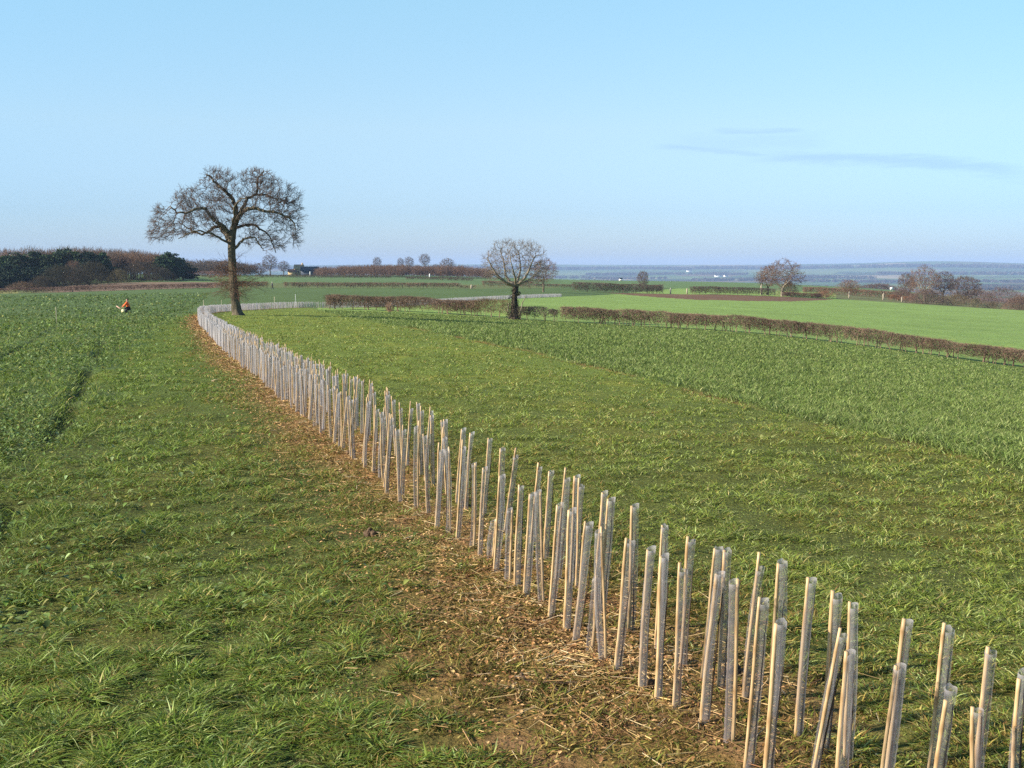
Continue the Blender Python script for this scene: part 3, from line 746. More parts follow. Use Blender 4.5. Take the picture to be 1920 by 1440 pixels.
# near guards: (base px, tube-top px, cane-top y or None, cane side, crumple, label)
NEARG = [
 ((1365, 1393), (1376, 1093), 1085, +1, 0.0, 'front row guard with a straight pale cane standing alone on bare straw-strewn soil'),
 ((1322, 1360), (1350, 1077), 1076, -1, 0.0, 'right-leaning front row guard with a reddish cane, crossing the two behind it'),
 ((1268, 1330), (1281, 1071), 1055, -1, 0.0, 'front row guard, thin cane above a low rim, left of the tallest back row cane'),
 ((1235, 1308), (1247, 1044), 1044, -1, 0.0, 'upright front row guard with a dark line down its left edge and grey sleeve'),
 ((1205, 1286), (1221, 1030), 1030, -1, 0.0, 'front row guard with a pale cane ending level with its rim, before the bent cane'),
 ((1158, 1256), (1183, 1018), 1009, -1, 0.0, 'right-leaning front row guard, cane tip just over its rim, beside a left-leaning one'),
 ((1130, 1238), (1122, 998), 987, +1, 0.03, 'creased left-leaning front row guard with the cane crossing over a shorter white sleeve'),
 ((1104, 1213), (1117, 1085), 1080, +1, 0.08, 'short crumpled white sleeve crossed by the left-leaning guard'),
 ((1079, 1193), (1105, 983), 977, -1, 0.0, 'right-leaning front row guard with orange cane, left of the creased left-leaning one'),
 ((1063, 1177), (1074, 958), 957, -1, 0.0, 'straight grey front row guard with milky rim, second left of the creased left-leaning one'),
 ((1033, 1158), (1050, 946), 946, -1, 0.0, 'front row guard with a square milky rim right of the crossed pair'),
 ((1015, 1135), (1009, 923), 922, +1, 0.0, 'left-leaning guard forming the right leg of a crossed pair'),
 ((987, 1121), (999, 926), 926, -1, 0.0, 'right-leaning guard forming the left leg of a crossed pair'),
 ((971, 1102), (977, 915), 909, -1, 0.0, 'front row guard with a reddish cane right of the short greenish sleeve'),
 ((951, 1090), (956, 955), 955, +1, 0.07, 'short greenish crumpled sleeve low in the front row'),
 ((930, 1075), (942, 893), 893, -1, 0.05, 'bright white twisted front row guard left of the short greenish sleeve'),
 ((918, 1057), (925, 978), 972, +1, 0.05, 'low broken guard with a short cane beside the bright white twisted one'),
 ((900, 1050), (909, 880), 878, -1, 0.0, 'front row guard with broad grey sleeve, two left of the bright white one'),
 ((884, 1035), (889, 870), 868, +1, 0.03, 'front row guard, cane on its right edge, at the left end of the loose group'),
 ((1403, 1436), (1434, 1133), 1121, -1, 0.0, 'front row guard with brown cane tip rising from a flared rim, near the bottom edge'),
 ((1440, 1462), (1463, 1166), 1166, -1, 0.0, 'front row guard with a wide torn rim covering the base of a taller one'),
 ((1524, 1475), (1583, 1196), 1180, -1, 0.0, 'strongly right-leaning front row guard with a long bare cane'),
 ((1577, 1500), (1590, 1222), 1217, -1, 0.0, 'front row guard with a yellowish jointed cane and ragged clear rim'),
 ((1655, 1500), (1690, 1255), 1252, -1, 0.02, 'front row guard with whitish bulging rim, alone left of the last pairs'),
 ((1748, 1540), (1779, 1288), 1307, -1, 0.0, 'front row guard whose thick cane stops below its clear cup-like rim'),
 ((1826, 1580), (1838, 1339), 1330, -1, 0.0, 'lowest front row guard at the bottom edge with a reddish cane'),
 ((1497, 1380), (1519, 1087), 1079, -1, 0.02, 'lone back row guard with an orange cane tip and dark stained lower sleeve'),
 ((1449, 1346), (1469, 1058), 1058, -1, 0.0, 'back row guard with a dark stem line down its right side above a torn rim'),
 ((1398, 1320), (1423, 1066), 1033, -1, 0.04, 'back row guard with bare cane well above a low rim, white at the base'),
 ((1352, 1296), (1366, 1036), 1034, -1, 0.0, 'back row guard with cup-like rim, half hidden by the right-leaning reddish one'),
 ((1320, 1276), (1347, 1027), 1026, -1, 0.0, 'back row guard with pale cane along its left edge, behind the right-leaning reddish one'),
 ((1281, 1250), (1298, 1018), 1008, -1, 0.0, 'back row guard with the tallest yellow cane tip above the middle of the near group'),
 ((1232, 1216), (1245, 986), 983, -1, 0.02, 'back row guard with a kinked orange cane behind the dark-lined grey sleeve'),
 ((1184, 1184), (1192, 951), 950, -1, 0.0, 'lone upright back row guard with a thin ring mark below its rim'),
 ((1129, 1150), (1146, 936), 934, -1, 0.0, 'back row guard, right one of a close pair with striped cane behind the creased one'),
 ((1122, 1136), (1134, 926), 925, -1, 0.0, 'back row guard, left one of a close pair behind the creased left-leaning one'),
 ((1083, 1108), (1090, 911), 895, -1, 0.0, 'back row guard with its rim below a bundle of canes, left of the close pair'),
 ((1074, 1098), (1083, 896), 894, -1, 0.0, 'back row guard with a reddish cane in the bundle left of the close pair'),
 ((1046, 1085), (1063, 897), 875, -1, 0.0, 'back row guard whose yellow cane stands a hand above its rim behind the crossed pair'),
 ((1024, 1056), (1034, 886), 885, -1, 0.0, 'back row guard with a broad sunlit cane just right of the crossed pair'),
 ((998, 1036), (1012, 878), 866, -1, 0.0, 'back row guard with two cane tips behind the crossed pair'),
 ((947, 1008), (967, 858), 841, -1, 0.0, 'back row guard leaning right with a bright cane tip above the short greenish sleeve'),
 ((935, 988), (943, 841), 840, -1, 0.0, 'upright back row guard with a dark cane line behind the bright white twisted one'),
 ((908, 968), (919, 825), 822, -1, 0.0, 'back row guard with an orange cane detached to its left at the top'),
 ((874, 950), (886, 812), 811, -1, 0.0, 'slim back row guard behind the left end of the loose near group'),
 ((858, 938), (869, 806), 805, -1, 0.0, 'back row guard with pale cane standing beside a dark mole-hill of soil'),
 ((1665, 1455), (1697, 1166), 1155, -1, 0.0, 'back row guard with short orange cane tip, directly behind the whitish bulging one'),
 ((1590, 1425), (1603, 1141), 1131, -1, 0.0, 'back row guard, orange cane left of its pale sleeve, above the ragged clear rim'),
 ((1545, 1412), (1567, 1118), 1105, -1, 0.0, 'back row guard with bright orange cane tip left of the strongly leaning one'),
 ((1742, 1480), (1782, 1186), 1170, -1, 0.0, 'back row guard with bright cane tip behind the cup-like rim'),
 ((1822, 1520), (1853, 1221), 1210, -1, 0.0, 'back row guard with a thick pale cane and wide sleeve near the right edge'),
 ((1898, 1560), (1925, 1265), 1275, -1, 0.0, 'guard cut off by the right edge of the photo, only its cane showing'),
]
near_pts = []
for i, (b, tp, cy, side, cr, lab) in enumerate(NEARG):
    p = hit(*b, 60); near_pts.append(p)
    az, t0 = ray(*b); yb = p[1]
    u1 = (tp[0] - 960) / F; v1 = (720 - tp[1]) / F; yy = math.cos(PITCH) + v1 * math.sin(PITCH); zz = -math.sin(PITCH) + v1 * math.cos(PITCH)
    zt = CAMZ + zz / yy * yb; xt = u1 / yy * yb
    z0 = gz(*p); h = max(0.12, zt - z0 + 0.008)
    hc = h + 0.004
    if cy is not None:
        v2 = (720 - cy) / F; hc = CAMZ + (-math.sin(PITCH) + v2 * math.cos(PITCH)) / (math.cos(PITCH) + v2 * math.sin(PITCH)) * yb - z0 + 0.008
    me = guard_parts(h, hc, 0.0158 + 0.0015 * math.sin(i * 1.7), 0.0074 + 0.0009 * math.sin(i * 2.9), 100 + i * 7, (xt - p[0], 0.02 * math.sin(i * 3.1)), side, cr)
    place_guard(p, me, lab, G_ALL)
near_pts = np.array(near_pts)

# the rest of both rows, walking away along the line
def smooth_line(poly, step=0.05):
    d = np.concatenate([[0], np.cumsum(np.hypot(*np.diff(poly, axis=0).T))]); s = np.arange(0, d[-1], step)
    X = np.interp(s, d, poly[:, 0]); Y = np.interp(s, d, poly[:, 1])
    k = 41; w = np.hanning(k + 2)[1:-1]; w /= w.sum()
    Xp = np.pad(X, k // 2, mode='edge'); Yp = np.pad(Y, k // 2, mode='edge')
    return s, np.convolve(Xp, w, 'valid'), np.convolve(Yp, w, 'valid')
SA, SX, SY = smooth_line(ROW[1:])
TX = np.gradient(SX); TY = np.gradient(SY); TL = np.hypot(TX, TY); TX /= TL; TY /= TL
d0 = (SX - near_pts[18][0]) ** 2 + (SY - near_pts[18][1]) ** 2; s_front0 = SA[np.argmin(d0)] + 0.30
d1 = (SX - near_pts[45][0]) ** 2 + (SY - near_pts[45][1]) ** 2; s_back0 = SA[np.argmin(d1)] + 0.30
OFFB = 0.42
cands = []
for rowi, s0 in ((0, s_front0), (1, s_back0)):
    s = s0
    while s < SA[-1] - 0.2:
        j = int(s / 0.05); off = rowi * OFFB + random.gauss(0, 0.035)
        x = SX[j] + TY[j] * off; y = SY[j] - TX[j] * off
        cands.append((math.hypot(x, y), rowi, x, y))
        s += max(0.12, random.gauss(0.245 if math.hypot(x, y) < 15 else 0.19, 0.04))
cands.sort()
LOWV = [guard_parts(0.60 + 0.03 * math.sin(i * 2.1), 0.62 + 0.06 * abs(math.sin(i * 1.3)), 0.0165, 0.0070, 900 + i * 11, (0.045 * math.sin(i * 2.4) + 0.02, 0.03 * math.sin(i * 4.2)), -1 if i % 4 else 1, 0.02 * (i % 3 == 0), low=True) for i in range(16)]
FARV = []
for i in range(10):
    b = MB(); V, q, c = tube_mesh(0.60 + 0.025 * math.sin(i * 2.1), 0.0205, 1500 + i, (0.03 * math.sin(i * 2.4) + 0.01, 0.02 * math.sin(i * 4.2)), 9, 8); c[:, 0] += 0.22 + 0.1 * math.sin(i * 1.9); b.add(V, q, col=c)
    FARV.append((b.mesh('tube', M['tube'], True),) + LOWV[i][1:])
n_ind = 300 - len(NEARG)
LAB = [('slim milky front row guard with cane in the crowded middle stretch, before the sleeves merge', 'guards in the front row of the crowded middle stretch'),
       ('slim milky back row guard with cane in the crowded middle stretch, before the sleeves merge', 'guards in the back row of the crowded middle stretch'),
       ('bluish white front row guard in the far stretch where sleeves merge into a pale fence', 'guards in the front row of the far stretch'),
       ('bluish white back row guard in the far stretch where sleeves merge into a pale fence', 'guards in the back row of the far stretch')]
farmb = MB()
for i, (rr, rowi, x, y) in enumerate(cands):
    if i < n_ind:
        far = rr > 16
        lab, grp = LAB[rowi + (2 if far else 0)]
        place_guard((x, y), FARV[random.randrange(10)] if random.random() < (rr - 11) / 7 else LOWV[random.randrange(16)], lab, grp, random.gauss(0, 0.35), random.uniform(0.92, 1.06), stem=rr < 20)
    else:
        h = random.uniform(0.56, 0.64); z = gz(x, y)
        lx, ly = random.gauss(0, 0.02), random.gauss(0, 0.02)
        P0 = np.array([[x, y, z - 0.02]]); P1 = np.array([[x + lx, y + ly, z + h]])
        V, Q = tubes(P0, P1, [0.030], [0.032], 6); farmb.add(V, Q, col=(0.5, 0, 0))
tag(farmb.obj('tree_guards', M['tube'], smooth=True), 'pale continuous band of distant tree guards curving past the oak and behind the hedge', 'tree guards', kind='stuff')

# clods and a root on the strip
def clod(px, py, size, label, seed, name='soil_clod', cat='soil clod'):
    rg = np.random.default_rng(seed); p = hit(px, py, 60); mb = MB()
    for j in range(9):
        n = 10; th = np.linspace(0, math.pi, 6); c = rg.normal(0, size * 0.35, 3); c[2] = abs(c[2]) * 0.5 + size * 0.1; s = size * rg.uniform(0.25, 0.5)
        V = np.array([[math.sin(a) * math.cos(b), math.sin(a) * math.sin(b), math.cos(a)] for a in th for b in np.linspace(0, 2 * math.pi, n, endpoint=False)])
        V = V * s * (1 + 0.22 * rg.normal(0, 1, (len(V), 1))) + c
        q = np.array([(i * n + k, (i + 1) * n + k, (i + 1) * n + (k + 1) % n, i * n + (k + 1) % n) for i in range(5) for k in range(n)]); mb.add(V, q)
    o = mb.obj(name, M['soil'], loc=(p[0], p[1], gz(*p))); tag(o, label, cat); return o
clod(657, 851, 0.06, 'dark round soil clod at the foot of the front row, left of the crowded stretch', 1)
clod(697, 1001, 0.055, 'brown clump of dead leaves and soil out in the grass left of the row', 2)
clod(708, 886, 0.045, 'small dark clod touching the front row right of the round one', 3)
clod(868, 942, 0.06, 'dark heap of dug soil between the two rows in mid distance', 4)
clod(1225, 1282, 0.04, 'dark soil hole beside the guard before the bent cane', 5)
clod(1376, 1270, 0.05, 'dark dug patch of soil between front and back row behind the lone front guard', 6)
def root():
    p = hit(985, 1278, 60); mb = MB(); z = gz(*p)
    for pts, r0 in (([(-0.02, 0, 0.05), (0, 0, 0.02), (0.05, -0.01, 0.012), (0.12, -0.03, 0.02), (0.2, -0.02, 0.01)], 0.008), ([(0.08, -0.02, 0.015), (0.1, 0.03, 0.03), (0.16, 0.05, 0.015)], 0.005), ([(0.12, -0.03, 0.02), (0.13, -0.09, 0.015), (0.18, -0.12, 0.005)], 0.005)):
        V, q, t_ = polytube(pts, np.linspace(r0, r0 * 0.5, len(pts)), 7); mb.add(V, q, t_)
    tag(mb.obj('root', M['soil'], loc=(p[0], p[1], z)), 'dark twisted root lying in the grass at the edge of the bare strip', 'root')
root()

# ------------------------------------------------------------------ bare trees
def colonize(nodes, parents, attr, step, infl, kill, iters, wiggle=0.25, gravity=0.0, rg=None):
    nodes = [np.array(n, float) for n in nodes]; parents = list(parents); attr = np.array(attr)
    alive = np.ones(len(attr), bool)
    for it in range(iters):
        if not alive.any(): break
        kd = kdtree.KDTree(len(nodes))
        for i, n in enumerate(nodes): kd.insert(n, i)
        kd.balance(); pull = {}
        for ai in np.nonzero(alive)[0]:
            co, idx, dist = kd.find(attr[ai])
            if dist < kill: alive[ai] = False
            elif dist < infl:
                d = (attr[ai] - nodes[idx]) / dist
                if idx in pull: pull[idx] = pull[idx] + d
                else: pull[idx] = d
        new = 0
        for idx, d in pull.items():
            L = np.linalg.norm(d)
            if L < 1e-3: continue
            d = d / L + rg.normal(0, wiggle, 3); d[2] -= gravity; d /= np.linalg.norm(d)
            nodes.append(nodes[idx] + d * step); parents.append(idx); new += 1
        if not new: break
    return np.array(nodes), np.array(parents)

def pipe(parents, r0, ex=2.2, minr=None):
    n = len(parents); acc = np.zeros(n); kids = np.zeros(n, int)
    for i in range(n - 1, 0, -1):
        if acc[i] == 0: acc[i] = r0 ** ex
        acc[parents[i]] += acc[i]; kids[parents[i]] += 1
    if acc[0] == 0: acc[0] = r0 ** ex
    return acc ** (1 / ex), kids

def twig_spray(nodes, parents, rad, kids, rg, thin, n_per, length, tr, droop=0.0, out_c=None):
    idx = np.nonzero((rad < thin) & (np.arange(len(nodes)) > 0))[0]
    idx = np.repeat(idx, n_per); d = nodes[idx] - nodes[parents[idx]]; d /= np.maximum(np.linalg.norm(d, axis=1, keepdims=True), 1e-6)
    v = d * 0.6 + rg.normal(0, 0.55, (len(idx), 3)); v[:, 2] -= droop
    if out_c is not None:
        oc = nodes[idx] - out_c; v += 0.75 * oc / np.maximum(np.linalg.norm(oc, axis=1, keepdims=True), 1e-6)
    v /= np.linalg.norm(v, axis=1, keepdims=True); L = length * rg.uniform(0.4, 1.2, (len(idx), 1))
    P0 = nodes[idx]; Pm = P0 + v * L * 0.5; v2 = v + rg.normal(0, 0.28, v.shape); v2 /= np.linalg.norm(v2, axis=1, keepdims=True)
    P1 = Pm + v2 * L * 0.5
    # side twig
    v3 = v + rg.normal(0, 0.7, v.shape); v3 /= np.linalg.norm(v3, axis=1, keepdims=True)
    P2 = Pm + v3 * L * 0.45
    A0 = np.concatenate([P0, Pm, Pm]); A1 = np.concatenate([Pm, P1, P2]); r = np.full(len(idx), tr)
    return tubes(A0, A1, np.concatenate([r, r * 0.8, r * 0.7]), np.concatenate([r * 0.8, r * 0.5, r * 0.4]), 3)

def branch_mesh(mb, nodes, parents, rad, sel, col=None):
    for lo, hi, sd in ((0, 0.02, 3), (0.02, 0.06, 5), (0.06, 9, 9)):
        m = sel & (rad >= lo) & (rad < hi); i = np.nonzero(m)[0]
        if not len(i): continue
        p = parents[i]; V, Q = tubes(nodes[p], nodes[i], np.minimum(rad[p], rad[i] * 1.5), rad[i], sd); mb.add(V, Q)

def oak():
    r = 78; p0 = at(443, r); k = r / F; rg = np.random.default_rng(5)
    base = np.array([p0[0], p0[1], gz0(*p0)]); ybase = 586
    def W(px, py, dep=0.0): return np.array([(px - 443) * k, dep, (ybase - py) * k])
    nodes = []; par = []; mr = []
    def limb(pts, start, r0, r1, sub=4):
        prev = start; pr = nodes[start] if start is not None else None
        seq = [W(*q) for q in pts]
        full = []
        allp = ([pr] if pr is not None else [seq[0]]) + (seq if pr is not None else seq[1:])
        for a, b in zip(allp[:-1], allp[1:]):
            for j in range(sub): full.append(a + (b - a) * (j + 1) / sub)
        if start is None:
            nodes.append(seq[0]); par.append(0); mr.append(r0); prev = len(nodes) - 1
        ids = []
        for j, f in enumerate(full):
            t = (j + 1) / len(full); nodes.append(f + rg.normal(0, 0.035, 3) * (r0 < 0.3)); par.append(prev); mr.append(r0 + (r1 - r0) * t); prev = len(nodes) - 1; ids.append(prev)
        return ids
    tr = limb([(443, 588), (442, 575), (441, 560), (439, 540), (438.5, 515), (437.5, 490), (437, 470), (438, 452), (440, 438), (443, 425)], None, 0.315, 0.235)
    def near(px, py):
        q = W(px, py); return int(np.argmin([np.hypot(n[0] - q[0], n[2] - q[2]) for n in nodes[:len(tr) + 1]]))
    limb([(446, 412, 0.1), (446, 396, 0.2), (441, 380, 0.1), (432, 365, -0.2), (422, 357, -0.3), (410, 345, -0.4), (400, 335, -0.5)], near(443, 425), 0.20, 0.05)
    limb([(451, 414, -0.2), (460, 402, -0.5), (472, 396, -0.8), (487, 395, -1.0), (505, 401, -1.0), (522, 403, -1.0), (545, 411, -0.8), (558, 425, -0.8)], near(443, 425), 0.19, 0.05)
    i = limb([(452, 404, 0.4), (458, 385, 0.8), (466, 374, 1.0), (478, 367, 1.1), (481, 352, 1.0), (482, 338, 1.0), (493, 327, 0.9)], near(443, 425), 0.15, 0.045)
    limb([(490, 368, 1.3), (505, 373, 1.6), (522, 377, 1.8), (540, 385, 2.0)], i[14], 0.08, 0.03)
    limb([(428, 428, -0.4), (416, 420, -0.8), (407, 408, -1.0), (401, 397, -1.1), (386, 396, -1.2), (368, 406, -1.3), (352, 402, -1.4), (340, 392, -1.4)], near(438, 446), 0.16, 0.045)
    limb([(428, 448, 0.5), (418, 437, 1.0), (409, 427, 1.4), (398, 425, 1.6), (385, 434, 1.8), (372, 440, 1.9), (352, 433, 2.0), (335, 420, 2.0)], near(437, 462), 0.17, 0.04)
    limb([(424, 450, -0.6), (408, 440, -1.4), (395, 436, -1.9), (378, 440, -2.2), (362, 450, -2.4)], near(437, 462), 0.09, 0.03)
    limb([(454, 456, -0.2), (463, 449, -0.5), (474, 446, -0.7), (484, 447, -0.8), (492, 458, -0.9), (500, 470, -1.0)], near(437, 472), 0.11, 0.03)
    limb([(455, 424, 0.6), (470, 422, 1.2), (482, 430, 1.6), (495, 442, 1.8), (502, 460, 1.8), (506, 474, 1.8)], near(442, 430), 0.11, 0.03)
    limb([(440, 405, 1.2), (430, 395, 2.2), (418, 385, 3.0), (405, 375, 3.4)], near(443, 425), 0.10, 0.03)
    limb([(452, 405, -1.2), (462, 392, -2.4), (475, 385, -3.2), (490, 380, -3.6)], near(443, 425), 0.10, 0.03)
    limb([(520, 415, -1.3), (530, 430, -1.6), (536, 445, -1.7), (545, 455, -1.7)], near(443, 425), 0.02, 0.02) if False else None
    lobes = [(348, 410, 50, 38, 620), (378, 388, 46, 32, 480), (416, 350, 36, 37, 470), (444, 362, 34, 30, 260), (486, 350, 40, 37, 520), (518, 378, 40, 40, 460), (532, 405, 36, 44, 480), (536, 438, 28, 36, 330), (446, 394, 56, 36, 440), (484, 430, 38, 34, 240), (395, 424, 40, 24, 190), (318, 430, 30, 26, 210), (512, 456, 26, 20, 120), (300, 440, 14, 16, 60), (405, 330, 20, 18, 90), (548, 380, 18, 26, 110)]
    attr = []
    for cx, cy, rx, ry, n in lobes:
        m = 0
        while m < n:
            q = rg.uniform(-1, 1, 3)
            rr = q @ q
            if rr > 1 or rg.random() > 0.25 + 0.75 * rr: continue
            attr.append(W(cx + q[0] * rx, cy + q[1] * ry, q[1] * 0 + q[2] * rx * k * 1.0)); m += 1
    attr = np.array(attr); attr = attr[fbm(attr[:, 0] * 0.9 + 5, attr[:, 2] * 0.9 + attr[:, 1] * 0.6, 19, 2) > 0.40] + 0.0
    zc = W(0, 352)[2]; attr[:, 2] -= np.maximum(0, attr[:, 2] - zc) * 0.30
    keepm = attr[:, 2] > W(0, 462)[2] - np.maximum(0, np.abs(attr[:, 0]) - 2.2) * 0.15
    attr = attr[keepm]
    N, P = colonize(nodes, par, attr, 0.19, 2.2, 0.27, 90, 0.17, 0.02, rg)
    rad, kids = pipe(P, 0.010, 2.35); m_ = np.array(mr); rad[:len(m_)] = m_
    rad[len(m_):] = np.minimum(rad[len(m_):], 0.075)
    root_ = empty('oak_tree', base, 'large bare spreading oak on the grass inside the bend of the guards', 'tree')
    mb = MB(); sk = np.zeros(len(N), bool); sk[:len(m_)] = True
    # trunk with buttress flare, ridged
    tp = np.array([nodes[j] for j in [0] + tr]); trr = np.array([m_[j] for j in [0] + tr]); 
    segs = 20; V = []
    for j, (c, q) in enumerate(zip(tp, trr)):
        hgt_ = c[2]; fl = 1 + 0.55 * math.exp(-max(0, hgt_ + 0.1) / 0.35)
        a = np.arange(segs) * 2 * math.pi / segs
        rr = q * fl * (1 + 0.07 * np.sin(a * 5 + hgt_ * 0.4) + 0.05 * rg.normal(0, 1, segs)) * (1 + 0.25 * np.exp(-max(0, hgt_) / 0.4) * np.maximum(0, np.cos(a * 2.5 + 0.4)))
        V.append(np.stack([c[0] + rr * np.cos(a) + (0.10 * math.exp(-max(0, hgt_) / 0.3)), c[1] + rr * np.sin(a), np.full(segs, c[2])], 1))
    kk = np.arange(segs); k2 = (kk + 1) % segs; q = np.concatenate([np.stack([j * segs + kk, j * segs + k2, (j + 1) * segs + k2, (j + 1) * segs + kk], 1) for j in range(len(V) - 1)])
    mb.add(np.concatenate(V), q)
    sel = sk.copy(); sel[:len(tr) + 1] = False; branch_mesh(mb, N, P, rad, sel)
    mb.obj('trunk', M['bark'], root_, smooth=True)
    cb = MB(); branch_mesh(cb, N, P, rad, ~sk)
    V, Q = twig_spray(N, P, np.where(sk, 1, rad), kids, rg, 0.019, 4, 0.50, 0.0088, out_c=W(442, 432)); cb.add(V, Q)
    cb.obj('crown', M['twig'], root_)
    # epicormic shoots round the lower trunk
    eb = MB(); A0 = []; A1 = []
    for j in range(480):
        py = rg.uniform(478, 556); wgt = math.exp(-((py - 528) / 22) ** 2)
        if rg.random() > 0.25 + wgt: continue
        a = rg.uniform(0, 2 * math.pi); L = rg.uniform(0.35, 0.9 + 1.4 * wgt); c = W(439, py)
        s0 = c + np.array([math.cos(a), math.sin(a), 0]) * 0.3
        d = np.array([math.cos(a), math.sin(a), rg.normal(0.05, 0.3)])
        mid = s0 + d * L * 0.5 + rg.normal(0, 0.08, 3); end = mid + (d + rg.normal(0, 0.35, 3)) * L * 0.5
        A0 += [s0, mid]; A1 += [mid, end]
        for _ in range(3):
            t = rg.random(); b = s0 + (mid - s0) * t if rg.random() < 0.4 else mid + (end - mid) * t
            A0.append(b); A1.append(b + (d + rg.normal(0, 0.8, 3)) * rg.uniform(0.15, 0.4))
    V, Q = tubes(A0, A1, np.full(len(A0), 0.0075), np.full(len(A0), 0.0035), 3); eb.add(V, Q, col=(1.25, 0.95, 0.72)); eb.obj('trunk_shoots', M['twig'], root_)
oak()

def bare_tree_meshes(h, spread, trunk_h, trunk_r, seed, lobes=None, step=0.3, n_attr=700, thin=0.02, twig_len=0.5, twig_r=0.008, r0=0.012, vase=0.5, matb='bark', matt='twig', lean=0.0, n_twig=4, fork=3, col=(1, 1, 1)):
    """tapered trunk with a few limbs, then branches grown into the crown volume"""
    rg = np.random.default_rng(seed); nodes = [np.zeros(3)]; par = [0]; mr = [trunk_r * 1.25]; nt = 6
    for j in range(nt):
        t = (j + 1) / nt; nodes.append(np.array([lean * t * trunk_h + rg.normal(0, 0.03), rg.normal(0, 0.03), trunk_h * t])); par.append(len(nodes) - 2); mr.append(trunk_r * (1.15 - 0.3 * t))
    top = len(nodes) - 1; ntrunk = len(nodes)
    for f in range(fork):
        a = 2 * math.pi * f / fork + rg.uniform(-0.4, 0.4); prev = top - (f % 2); L = (h - trunk_h) * 0.55; n = 7
        d = np.array([math.cos(a) * vase, math.sin(a) * vase, 1.0]); d /= np.linalg.norm(d); c = nodes[prev].copy()
        for j in range(n):
            d = d + rg.normal(0, 0.13, 3); d[2] += 0.04; d /= np.linalg.norm(d); c = c + d * L / n
            nodes.append(c.copy()); par.append(prev); prev = len(nodes) - 1; mr.append(trunk_r * (0.55 - 0.4 * j / n))
    if lobes is None: lobes = [(0, 0, (h + trunk_h) / 2 + 0.03 * h, spread, spread, (h - trunk_h) / 2 * 1.03)]
    attr = []; tot = sum(l[3] * l[4] * l[5] for l in lobes)
    for l in lobes:
        m = 0; nn = max(20, int(n_attr * l[3] * l[4] * l[5] / tot))
        while m < nn:
            q = rg.uniform(-1, 1, 3); rr = q @ q
            if rr > 1 or rg.random() > 0.25 + 0.75 * rr: continue
            attr.append((l[0] + q[0] * l[3], l[1] + q[1] * l[4], l[2] + q[2] * l[5])); m += 1
    N, P = colonize(nodes, par, attr, step, step * 14, step * 1.3, 60, 0.22, -0.02, rg)
    rad, kids = pipe(P, r0, 2.3); m_ = np.array(mr); rad[:len(m_)] = np.maximum(m_, 0.0); rad[len(m_):] = np.minimum(rad[len(m_):], trunk_r * 0.35)
    sk = np.zeros(len(N), bool); sk[:len(m_)] = True; tb = MB(); s2 = sk.copy(); s2[0] = False; branch_mesh(tb, N, P, rad, s2)
    cb = MB(); branch_mesh(cb, N, P, rad, ~sk); V, Q = twig_spray(N, P, np.where(sk, 1, rad), kids, rg, thin, n_twig, twig_len, twig_r); cb.add(V, Q)
    cb.c = [np.tile(np.asarray(col, np.float32), (len(v), 1)) for v in cb.v]
    return tb.mesh('trunk', M[matb], True), cb.mesh('crown', M[matt])
def put_tree(name, px, r, meshes, label, cat='tree', group=None, scale=(1, 1, 1), rz=0.0, sink=0.05):
    p = at(px, r); o = empty(name, (p[0], p[1], gz0(*p) - sink), label, cat, group, rz); o.scale = scale
    link_mesh('trunk', meshes[0], o); link_mesh('crown', meshes[1], o); return o

def leafcloud(mb, c, rx, ry, rz, n, size, col, rg, flat=0.5):
    q = rg.normal(0, 1, (n, 3)); q /= np.linalg.norm(q, axis=1, keepdims=True); q *= rg.random((n, 1)) ** 0.4
    P = np.array(c) + q * np.array([rx, ry, rz]); a = rg.normal(0, 1, (n, 3)); a /= np.linalg.norm(a, axis=1, keepdims=True); b = np.cross(a, rg.normal(0, 1, (n, 3))); b /= np.linalg.norm(b, axis=1, keepdims=True)
    s = size * rg.uniform(0.5, 1.3, (n, 1)); V = np.stack([P + a * s, P + b * s * flat, P - a * s * 0.7, P - b * s * flat], 1)
    cc = np.asarray(col) * (0.7 + 0.6 * rg.random((n, 1)))
    mb.add(V.reshape(-1, 3), (np.arange(n) * 4)[:, None] + np.arange(4)[None], col=np.repeat(cc[:, None], 4, 1).reshape(-1, 3))

